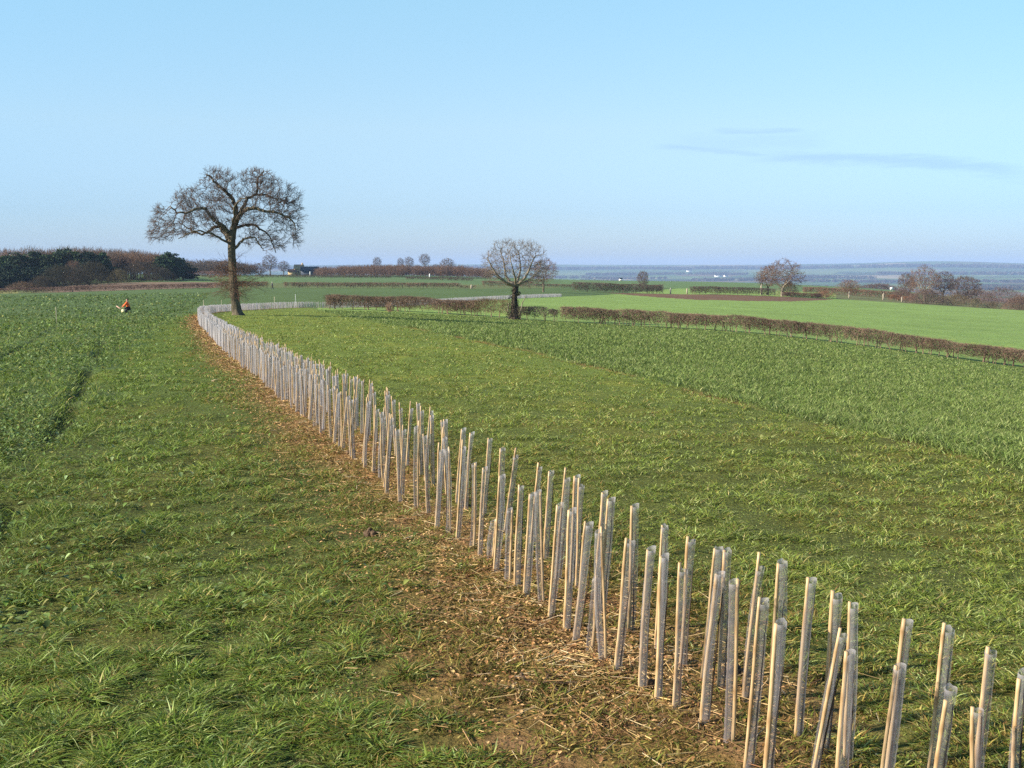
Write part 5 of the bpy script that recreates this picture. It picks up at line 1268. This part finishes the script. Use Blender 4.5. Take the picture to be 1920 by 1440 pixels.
# woods and hedgerows in the valley: far masses
vb = MB()
def vwood(px0, px1, r_, ht, n, col, deep=60):
    for j in range(n):
        px = wrg.uniform(px0, px1); rr = r_ + wrg.uniform(-deep, deep); p = at(px, rr); z = gz0(*p)
        leafcloud(vb, (p[0], p[1], z + ht * 0.45), ht * 0.8, ht * 0.8, ht * 0.5, 26, ht * 0.36, np.asarray(col) * wrg.uniform(0.7, 1.2), wrg, 0.8)
DK = (0.55, 0.55, 0.55)
for a in [(1000, 1240, 3000, 11, 60, DK), (1240, 1420, 2200, 9, 60, (0.9, 0.8, 0.8)), (1060, 1160, 4200, 12, 60, DK), (1300, 1700, 4600, 12, 160, DK), (1480, 1640, 5200, 14, 90, DK), (1540, 1720, 2300, 11, 90, (1.0, 0.8, 0.75)),
          (1640, 1960, 6200, 16, 160, DK), (1100, 1400, 6000, 14, 140, DK), (1750, 1960, 3300, 10, 90, DK), (1850, 1960, 1500, 9, 110, (0.95, 0.75, 0.75)), (1790, 1850, 1700, 9, 50, (1.0, 0.85, 0.75)), (900, 1300, 7400, 20, 240, DK), (1300, 2000, 7600, 22, 420, DK), (400, 950, 7600, 20, 300, DK), (1000, 1250, 5000, 12, 80, DK), (1420, 1560, 3300, 10, 60, DK), (1000, 1110, 1900, 8, 26, (0.8, 0.75, 0.8)), (1750, 1960, 4700, 12, 100, DK)]:
    vwood(*a)
for k_ in range(26):     # hedgerow lines
    p0 = wrg.uniform(960, 1900); r0_ = wrg.uniform(1800, 6500); w_ = wrg.uniform(60, 260); dr_ = wrg.uniform(-150, 150)
    for j in range(int(w_ / 2.2)):
        t = j / (w_ / 2.2); p = at(p0 + w_ * t, r0_ + dr_ * t); leafcloud(vb, (p[0], p[1], gz0(*p) + 2), 4, 4, 2.6, 8, 2.4, DK, wrg, 0.8)
tag(vb.obj('valley_woods', M['wood']), 'dark woods and hedgerows dotting the hazy blue valley', 'woodland', kind='stuff')

# ------------------------------------------------------------------ buildings far off
M['ochre'] = plain('ochre_stone', (0.42, 0.30, 0.16)); M['slate'] = plain('dark_sheet_roof', (0.035, 0.042, 0.055), 0.6); M['white'] = plain('white_render', (0.80, 0.78, 0.75)); M['redroof'] = plain('clay_tile', (0.32, 0.16, 0.10)); M['barnwall'] = plain('dark_cladding', (0.05, 0.06, 0.085)); M['glass'] = plain('dark_window', (0.03, 0.035, 0.04), 0.2); M['galv'] = plain('pale_post', (0.70, 0.70, 0.68), 0.5); M['grey_timber'] = plain('grey_timber', (0.30, 0.27, 0.23)); M['pale_timber'] = plain('pale_timber', (0.33, 0.28, 0.21)); M['stakewood'] = plain('pale_stake', (0.62, 0.52, 0.36))
def house(px, r, w, d, hw, hr, wall, roof, label, rz=0.0, name='house', cat='house', windows=True, chimney=False):
    p = at(px, r); o = empty(name, (p[0], p[1], gz0(*p) - 0.2), label, cat, rz=rz)
    mb = MB(); V, q = boxv(-w / 2, w / 2, -d / 2, d / 2, 0, hw); mb.add(V, q)
    mb.add([(-w / 2, -d / 2, hw), (-w / 2, d / 2, hw), (-w / 2, 0, hw + hr), (w / 2, -d / 2, hw), (w / 2, d / 2, hw), (w / 2, 0, hw + hr)], [(0, 2, 1), (3, 4, 5)]); mb.obj('wall', M[wall], o)
    mb = MB(); e = 0.3; t = 0.15; k = hr / (d / 2)
    for s in (-1, 1):
        a = [(-w / 2 - e, s * (d / 2 + e), hw - e * k + 0.05), (w / 2 + e, s * (d / 2 + e), hw - e * k + 0.05), (w / 2 + e, 0, hw + hr + 0.05), (-w / 2 - e, 0, hw + hr + 0.05)]
        V = np.array(a + [(x, y, z + t) for x, y, z in a]); mb.add(V, [(0, 1, 2, 3), (4, 5, 6, 7), (0, 1, 5, 4), (2, 3, 7, 6), (0, 3, 7, 4), (1, 2, 6, 5)])
    rf = mb.obj('roof', M[roof], o)
    if chimney:
        mb = MB(); V, q = boxv(w * 0.3, w * 0.3 + 0.8, -0.4, 0.4, hw + hr * 0.7, hw + hr + 1.1); mb.add(V, q); mb.obj('chimney', M['ochre'], rf)
    if windows:
        for x in np.linspace(-w * 0.32, w * 0.32, 3):
            mb = MB(); V, q = boxv(x - 0.45, x + 0.45, -d / 2 - 0.04, -d / 2 + 0.05, hw * 0.42, hw * 0.75); mb.add(V, q); mb.obj('window', M['glass'], o)
    return o
house(582, 600, 9.6, 8, 2.9, 2.1, 'barnwall', 'slate', 'dark blue-grey farm barn with a shallow roof in the middle distance', 0.15, 'barn', 'barn', windows=False)
house(562, 612, 5.0, 6, 4.0, 2.2, 'ochre', 'ochre', 'ochre stone farmhouse against the left end of the dark barn', 0.1, 'farmhouse', 'house', chimney=True)
house(549, 610, 4.0, 4, 2.4, 1.2, 'ochre', 'redroof', 'low pinkish outbuilding left of the ochre farmhouse', 0.0, 'shed', 'shed', windows=False)
house(603, 605, 2.6, 3, 1.9, 0.9, 'white', 'redroof', 'tiny pale shed with red roof right of the dark barn', 0.0, 'shed', 'shed', windows=False)
def post(px, r, h, w, label, m='galv', name='post', cat='post', cap=True, lean=0.0):
    p = at(px, r); mb = MB(); V, q, t_ = polytube([(0, 0, -0.2), (lean * 0.5, 0, h * 0.5), (lean, 0, h - w * 0.6), (lean, 0, h)], [w / 2, w / 2, w / 2, w * 0.22 if cap else w / 2], 8); mb.add(V, q, t_)
    o = mb.obj(name, M[m], smooth=False, loc=(p[0], p[1], gz0(*p))); return tag(o, label, cat)
post(582.5, 560, 2.4, 0.55, 'white upright post in front of the dark barn')
post(806, 480, 2.1, 0.6, 'white post in front of the brown young wood')
post(1257, 284, 1.6, 0.38, 'left gatepost of the gap in the dark hedge, bluish grey', 'grey_timber', 'gate_post', 'gatepost')
post(1288, 285, 1.6, 0.38, 'right gatepost of the gap in the dark hedge, pale', 'pale_timber', 'gate_post', 'gatepost')
post(884, 275, 1.1, 0.5, 'pale post at the thinning right end of the brown middle hedge', 'pale_timber')
post(104, 62, 0.95, 0.03, 'tall thin marker cane standing alone in the leafy crop at the left', 'stakewood', 'marker_cane', 'marker cane')
post(381.5, 88, 1.05, 0.035, 'thin cane rising above the guards at the left bend', 'stakewood', 'marker_cane', 'marker cane')
post(415, 108, 0.85, 0.03, 'thin cane rising behind the guards left of the oak trunk', 'stakewood', 'marker_cane', 'marker cane')
post(514.5, 116, 1.05, 0.045, 'pale-topped cane behind the guards right of the oak, the shorter of two', 'stakewood', 'marker_cane', 'marker cane')
post(554, 118, 1.30, 0.045, 'white cane behind the guards near the hedge end, the taller of two', 'galv', 'marker_cane', 'marker cane')
for px, r, w, d, hw, hr, wl, rf, lab, rz in [(1163.5, 800, 2.4, 3, 4.3, 0.5, 'white', 'slate', 'tall narrow white building standing out beyond the long dark hedge', 0.0), (1239, 815, 3.8, 3, 1.5, 0.9, 'white', 'redroof', 'low pale house with pinkish roof beyond the gateway in the dark hedge', 0.3), (1294, 830, 2.6, 3, 1.9, 1.1, 'white', 'slate', 'pale gabled house at the left end of a brown grove', 0.9),
    (1281, 835, 3.4, 3, 1.3, 0.8, 'ochre', 'redroof', 'low stone-coloured house left of the pale gabled one', 0.2), (1346, 5300, 36, 14, 8, 5, 'white', 'redroof', 'pale farmhouse in the far valley left of the wide bare tree', 0.1), (1360, 5400, 22, 12, 6, 4, 'white', 'slate', 'small pale outbuilding right of the valley farmhouse', 0.5), (1885, 6300, 24, 12, 8, 6, 'white', 'slate', 'tiny pale farm high on the hazy hillside at the right', 0.4), (1291, 6700, 30, 14, 8, 5, 'white', 'slate', 'tiny white farm speck near the horizon', 0.2), (1627, 760, 2.6, 3, 2.6, 1.0, 'ochre', 'redroof', 'pinkish cottage among brown trees right of the wide bare tree', 0.3)]:
    house(px, r, w, d, hw, hr, wl, rf, lab, rz)
def board():
    p = at(1671, 470); o = empty('sign_board', (p[0], p[1], gz0(*p)), 'small blank white board on two posts above the red-brown hedge at the right', 'sign'); mb = MB()
    V, q = boxv(-0.7, 0.7, -0.03, 0.03, 1.2, 2.3); mb.add(V, q); mb.obj('panel', M['white'], o)
    for x in (-0.5, 0.5):
        mb = MB(); V, q = boxv(x - 0.06, x + 0.06, 0.032, 0.14, -0.3, 2.25); mb.add(V, q); mb.obj('leg', M['grey_timber'], o)
board()
def stump(px, r, h, w, label, seed, fork=True, brush=0):
    rg = np.random.default_rng(seed); p = at(px, r); o = empty('tree_stump', (p[0], p[1], gz0(*p)), label, 'stump'); mb = MB()
    V, q, t_ = polytube([(0, 0, -0.2), (0.03, 0, h * 0.4), (-0.02, 0, h * 0.8), (0.02, 0, h)], [w * 0.62, w * 0.48, w * 0.5, w * 0.42], 9); mb.add(V, q, t_); mb.obj('trunk', M['pale_timber'], o, smooth=True)
    if fork:
        mb = MB()
        for pts in ([(0, 0, h * 0.8), (-0.45, 0, h * 1.15), (-0.75, 0, h * 1.55)], [(0, 0, h * 0.85), (0.2, 0, h * 1.1), (0.3, 0.1, h * 1.35)]):
            V, q, t_ = polytube(pts, [w * 0.32, w * 0.25, w * 0.15], 7); mb.add(V, q, t_)
        mb.obj('branch_stubs', M['ivy'], o)
    if brush:
        mb = MB(); twigcloud(mb, (0, 0, h * 1.5), 2.6, 2.6, h * 0.55, brush, 1.2, 0.03, (1.35, 1.1, 0.85), rg); mb.obj('crown', M['wood'], o)
stump(1592, 320, 1.9, 0.42, 'pale upright stump with a brushy top, leftmost of the three at the right', 1, False, 300)
stump(1656, 322, 2.0, 0.45, 'pale stump with a forked dark top, middle of the three at the right', 2)
stump(1691, 314, 1.5, 0.40, 'short pale stump by the orange-brown hedge, rightmost of the three', 3)
stump(1427, 299, 3.0, 0.42, 'slim dark broken trunk with brushy twigs left of the wide bare tree', 4, True, 200)

# ------------------------------------------------------------------ people
M['skin'] = plain('skin', (0.48, 0.30, 0.22), 0.6, 0.05); M['orange'] = plain('orange_jacket', (0.80, 0.13, 0.025), 0.6, 0.08); M['yellow'] = plain('pale_yellow_bag', (0.80, 0.70, 0.40), 0.7, 0.08); M['hair'] = plain('dark_hair', (0.03, 0.022, 0.015)); M['darkcloth'] = plain('dark_trousers', (0.025, 0.025, 0.035)); M['greycloth'] = plain('grey_purple_jacket', (0.13, 0.11, 0.13)); M['palehat'] = plain('pale_hat', (0.75, 0.70, 0.60)); M['brownboot'] = plain('brown_boot', (0.06, 0.04, 0.025)); M['pinkcane'] = plain('pinkish_canes', (0.62, 0.40, 0.32))
def skinned(name, verts, edges, radii, m, parent=None, loc=None, label=None, cat=None, sub=2, root_i=0):
    me = bpy.data.meshes.new(name); me.from_pydata(verts, edges, []); o = bpy.data.objects.new(name, me); C.objects.link(o)
    md = o.modifiers.new('skin', 'SKIN'); o.modifiers.new('sub', 'SUBSURF').levels = sub
    o.modifiers['sub'].render_levels = sub
    sv = me.skin_vertices[0].data
    for i, r_ in enumerate(radii): sv[i].radius = (r_, r_) if not isinstance(r_, tuple) else r_; sv[i].use_root = (i == root_i)
    dg = bpy.context.evaluated_depsgraph_get(); dg.update(); nm = bpy.data.meshes.new_from_object(o.evaluated_get(dg)); o.modifiers.clear(); o.data = nm; nm.materials.clear(); nm.materials.append(m)
    nm.polygons.foreach_set('use_smooth', np.ones(len(nm.polygons), bool))
    if parent: o.parent = parent
    if loc is not None: o.location = loc
    tag(o, label, cat); return o
def person(pose, loc, rz, label, jacket, trousers, hat, jl=None):
    """pose: dict of joints in metres"""
    J = pose; names = ['pelvis', 'spine', 'chest', 'neck', 'head', 'crown', 'shL', 'elL', 'wrL', 'haL', 'shR', 'elR', 'wrR', 'haR', 'hipL', 'knL', 'anL', 'toL', 'hipR', 'knR', 'anR', 'toR']
    V = [J[n] for n in names]; ix = {n: i for i, n in enumerate(names)}
    E = [('pelvis', 'spine'), ('spine', 'chest'), ('chest', 'neck'), ('neck', 'head'), ('head', 'crown'), ('chest', 'shL'), ('shL', 'elL'), ('elL', 'wrL'), ('wrL', 'haL'), ('chest', 'shR'), ('shR', 'elR'), ('elR', 'wrR'), ('wrR', 'haR'), ('pelvis', 'hipL'), ('hipL', 'knL'), ('knL', 'anL'), ('anL', 'toL'), ('pelvis', 'hipR'), ('hipR', 'knR'), ('knR', 'anR'), ('anR', 'toR')]
    rad = dict(pelvis=.13, spine=.125, chest=.15, neck=.055, head=.095, crown=.075, shL=.065, elL=.045, wrL=.030, haL=.036, shR=.065, elR=.045, wrR=.030, haR=.036, hipL=.085, knL=.058, anL=.042, toL=.035, hipR=.085, knR=.058, anR=.042, toR=.035)
    E2 = [(ix[a], ix[b]) for a, b in E]; VV = list(V); RR = [rad[n] for n in names]
    # five fingers per hand
    for s in ('L', 'R'):
        h = Vector(J['ha' + s]); w = Vector(J['wr' + s]); d = (h - w).normalized(); sd = d.cross(Vector((0, 1, 0.3))).normalized()
        for f in range(5):
            off = sd * (0.028 * (f - 1.5) / 1.5) if f < 4 else -sd * 0.035 - d * 0.03
            L = (0.065, 0.075, 0.078, 0.06, 0.045)[f]; b = len(VV); VV += [tuple(h + off), tuple(h + off + (d + (-sd * 0.8 if f == 4 else sd * 0)).normalized() * L * 0.55), tuple(h + off * 1.05 + (d * 0.9 + Vector((0, 0, -0.5)) + (-sd * 0.5 if f == 4 else sd * 0)).normalized() * L)]; RR += [0.010, 0.009, 0.008]; E2 += [(ix['ha' + s], b), (b, b + 1), (b + 1, b + 2)]
    # nose, ears
    hd = Vector(J['head']); fw = Vector(J['face']).normalized(); up = (Vector(J['crown']) - hd).normalized(); sx = fw.cross(up).normalized()
    for q, r_ in ((hd + fw * 0.112, 0.014), (hd + sx * 0.098, 0.018), (hd - sx * 0.098, 0.018)): VV.append(tuple(q)); RR.append(r_); E2.append((ix['head'], len(VV) - 1))
    o = skinned('person', VV, E2, RR, M['skin'], loc=loc, label=label, cat='person', sub=2); o.rotation_euler = (0, 0, rz)
    def cloth(name, keys, edges, grow, m, lab=None):
        c = skinned(name, [J[k_] for k_ in keys], [(keys.index(a), keys.index(b)) for a, b in edges], [rad[k_] + grow for k_ in keys], M[m], parent=o); 
        return c
    cloth('jacket', ['pelvis', 'spine', 'chest', 'shL', 'elL', 'wrL', 'shR', 'elR', 'wrR'], [('pelvis', 'spine'), ('spine', 'chest'), ('chest', 'shL'), ('shL', 'elL'), ('elL', 'wrL'), ('chest', 'shR'), ('shR', 'elR'), ('elR', 'wrR')], 0.035, jacket)
    cloth('trousers', ['pelvis', 'hipL', 'knL', 'anL', 'hipR', 'knR', 'anR'], [('pelvis', 'hipL'), ('hipL', 'knL'), ('knL', 'anL'), ('pelvis', 'hipR'), ('hipR', 'knR'), ('knR', 'anR')], 0.022, trousers)
    for s in ('L', 'R'):
        skinned('boot', [J['an' + s], tuple(Vector(J['an' + s]) * 0.45 + Vector(J['to' + s]) * 0.55), J['to' + s]], [(0, 1), (1, 2)], [0.062, 0.055, 0.048], M['brownboot'], parent=o)
    hv = [tuple(hd - fw * 0.03), tuple(hd + up * 0.075 - fw * 0.03), tuple(hd + up * 0.125 - fw * 0.01)]
    skinned('hair' if hat == 'hair' else 'hat', hv, [(0, 1), (1, 2)], [0.104, 0.115, 0.082], M[hat], parent=o)
    eb = MB()
    for s in (-1, 1):
        c = hd + fw * 0.094 + sx * (0.034 * s) + up * 0.012; th = np.linspace(0, math.pi, 5); VV_ = np.array([[math.sin(a) * math.cos(b), math.sin(a) * math.sin(b), math.cos(a)] for a in th for b in np.linspace(0, 2 * math.pi, 8, endpoint=False)]) * 0.012 + np.array(c)
        eb.add(VV_, np.array([(i * 8 + k_, (i + 1) * 8 + k_, (i + 1) * 8 + (k_ + 1) % 8, i * 8 + (k_ + 1) % 8) for i in range(4) for k_ in range(8)]))
    eb.obj('eyes', M['hair'], o)
    mb = MB(); c = hd + fw * 0.090 - up * 0.055; V, q, t_ = polytube([tuple(c - sx * 0.028), tuple(c + fw * 0.008), tuple(c + sx * 0.028)], [0.004, 0.008, 0.004], 6); mb.add(V, q, t_); mb.obj('mouth', plain('lips', (0.35, 0.16, 0.13)), o)
    return o
kneel = dict(pelvis=(0.06, 0, 0.42), spine=(0.03, 0, 0.60), chest=(-0.02, 0, 0.80), neck=(-0.02, 0, 0.97), head=(-0.03, 0, 1.08), crown=(-0.02, 0, 1.17), face=(-0.9, -0.2, -0.35),
    shL=(-0.04, -0.19, 0.88), elL=(-0.20, -0.24, 0.68), wrL=(-0.38, -0.16, 0.52), haL=(-0.45, -0.13, 0.48), shR=(-0.02, 0.19, 0.88), elR=(-0.2, 0.25, 0.72), wrR=(-0.40, 0.16, 0.60), haR=(-0.47, 0.12, 0.56),
    hipL=(0.05, -0.10, 0.40), knL=(-0.28, -0.13, 0.09), anL=(0.14, -0.13, 0.07), toL=(0.32, -0.13, 0.05), hipR=(0.05, 0.10, 0.40), knR=(-0.30, 0.13, 0.40), anR=(-0.30, 0.14, 0.07), toR=(-0.50, 0.14, 0.04))
pk = at(239, 92)
person(kneel, (pk[0], pk[1], gz(*pk)), 0.25, 'dark-haired person in a bright orange jacket kneeling in the leafy crop at the left', 'orange', 'darkcloth', 'hair')
walk = dict(pelvis=(0, 0, 0.92), spine=(0.0, 0, 1.08), chest=(0.02, 0, 1.30), neck=(0.03, 0, 1.47), head=(0.04, 0, 1.59), crown=(0.04, 0, 1.69), face=(0.9, -0.3, 0),
    shL=(0.02, -0.19, 1.38), elL=(-0.08, -0.25, 1.12), wrL=(-0.05, -0.24, 0.90), haL=(-0.03, -0.24, 0.83), shR=(0.02, 0.19, 1.38), elR=(0.08, 0.25, 1.12), wrR=(0.20, 0.23, 0.93), haR=(0.25, 0.22, 0.87),
    hipL=(0.0, -0.10, 0.90), knL=(0.14, -0.11, 0.50), anL=(0.26, -0.11, 0.08), toL=(0.44, -0.11, 0.04), hipR=(0, 0.10, 0.90), knR=(0.02, 0.11, 0.49), anR=(-0.24, 0.11, 0.12), toR=(-0.10, 0.11, 0.04))
pw = at(511, 250)
person(walk, (pw[0], pw[1], gz0(*pw)), 0.2, 'small distant figure in dark trousers and pale hat at the end of the reddish hedge', 'greycloth', 'darkcloth', 'palehat')
def bag():
    p = pk + np.array([-0.30, -0.15]); o = empty('planting_bag', (p[0], p[1], gz(*p) + 0.0), 'small pale yellow bag in front of the kneeling person', 'bag'); segs = 14; V = []; rg = np.random.default_rng(4)
    for z, q in ((0.0, 0.13), (0.06, 0.17), (0.2, 0.18), (0.27, 0.165), (0.30, 0.15), (0.32, 0.155)):
        a = np.arange(segs) * 2 * math.pi / segs; x = q * (1 + 0.06 * rg.normal(0, 1, segs)); V.append(np.stack([x * np.cos(a), x * np.sin(a) * 0.75, np.full(segs, z)], 1))
    k_ = np.arange(segs); k2 = (k_ + 1) % segs; mb = MB(); mb.add(np.concatenate(V + [np.array([[0, 0, 0.0]])]), np.concatenate([np.stack([j * segs + k_, j * segs + k2, (j + 1) * segs + k2, (j + 1) * segs + k_], 1) for j in range(5)]), np.stack([np.full(segs, 6 * segs), k2, k_], 1)); mb.obj('sack', M['yellow'], o, smooth=True)
    c = empty('cane_bundle', (p[0], p[1], gz(*p) + 0.05), 'pinkish bundle of canes slanting up left out of the pale bag', 'canes')
    mb = MB()
    for j in range(7):
        b = rg.normal(0, 0.02, 3); b[2] = abs(b[2]); e = b * 1.6 + np.array([-0.55, -0.05, 0.52]) * rg.uniform(0.85, 1.08); V, q, t_ = polytube([b + np.array([0.1, 0, 0.03]), e], [0.012, 0.010], 6); mb.add(V, q, t_)
    mb.obj('canes', M['pinkcane'], c)
bag()

# ------------------------------------------------------------------ haze: one closed box of even air round everything
def haze():
    mb = MB(); V, q = boxv(-13300, 13300, -13300, 13300, -130, 95); mb.add(V, q); m, t = mat('haze_air'); out = nd(t, 'ShaderNodeOutputMaterial'); v = nd(t, 'ShaderNodeVolumePrincipled')
    v.inputs['Color'].default_value = (0.46, 0.64, 1.0, 1); v.inputs['Density'].default_value = HAZE; v.inputs['Anisotropy'].default_value = 0.0
    t.links.new(v.outputs[0], out.inputs['Volume']); o = mb.obj('haze', m); o['kind'] = 'stuff'; o['label'] = 'pale blue winter haze filling the air over the valley'; o['category'] = 'haze'
HAZE = 1.05e-4
haze()
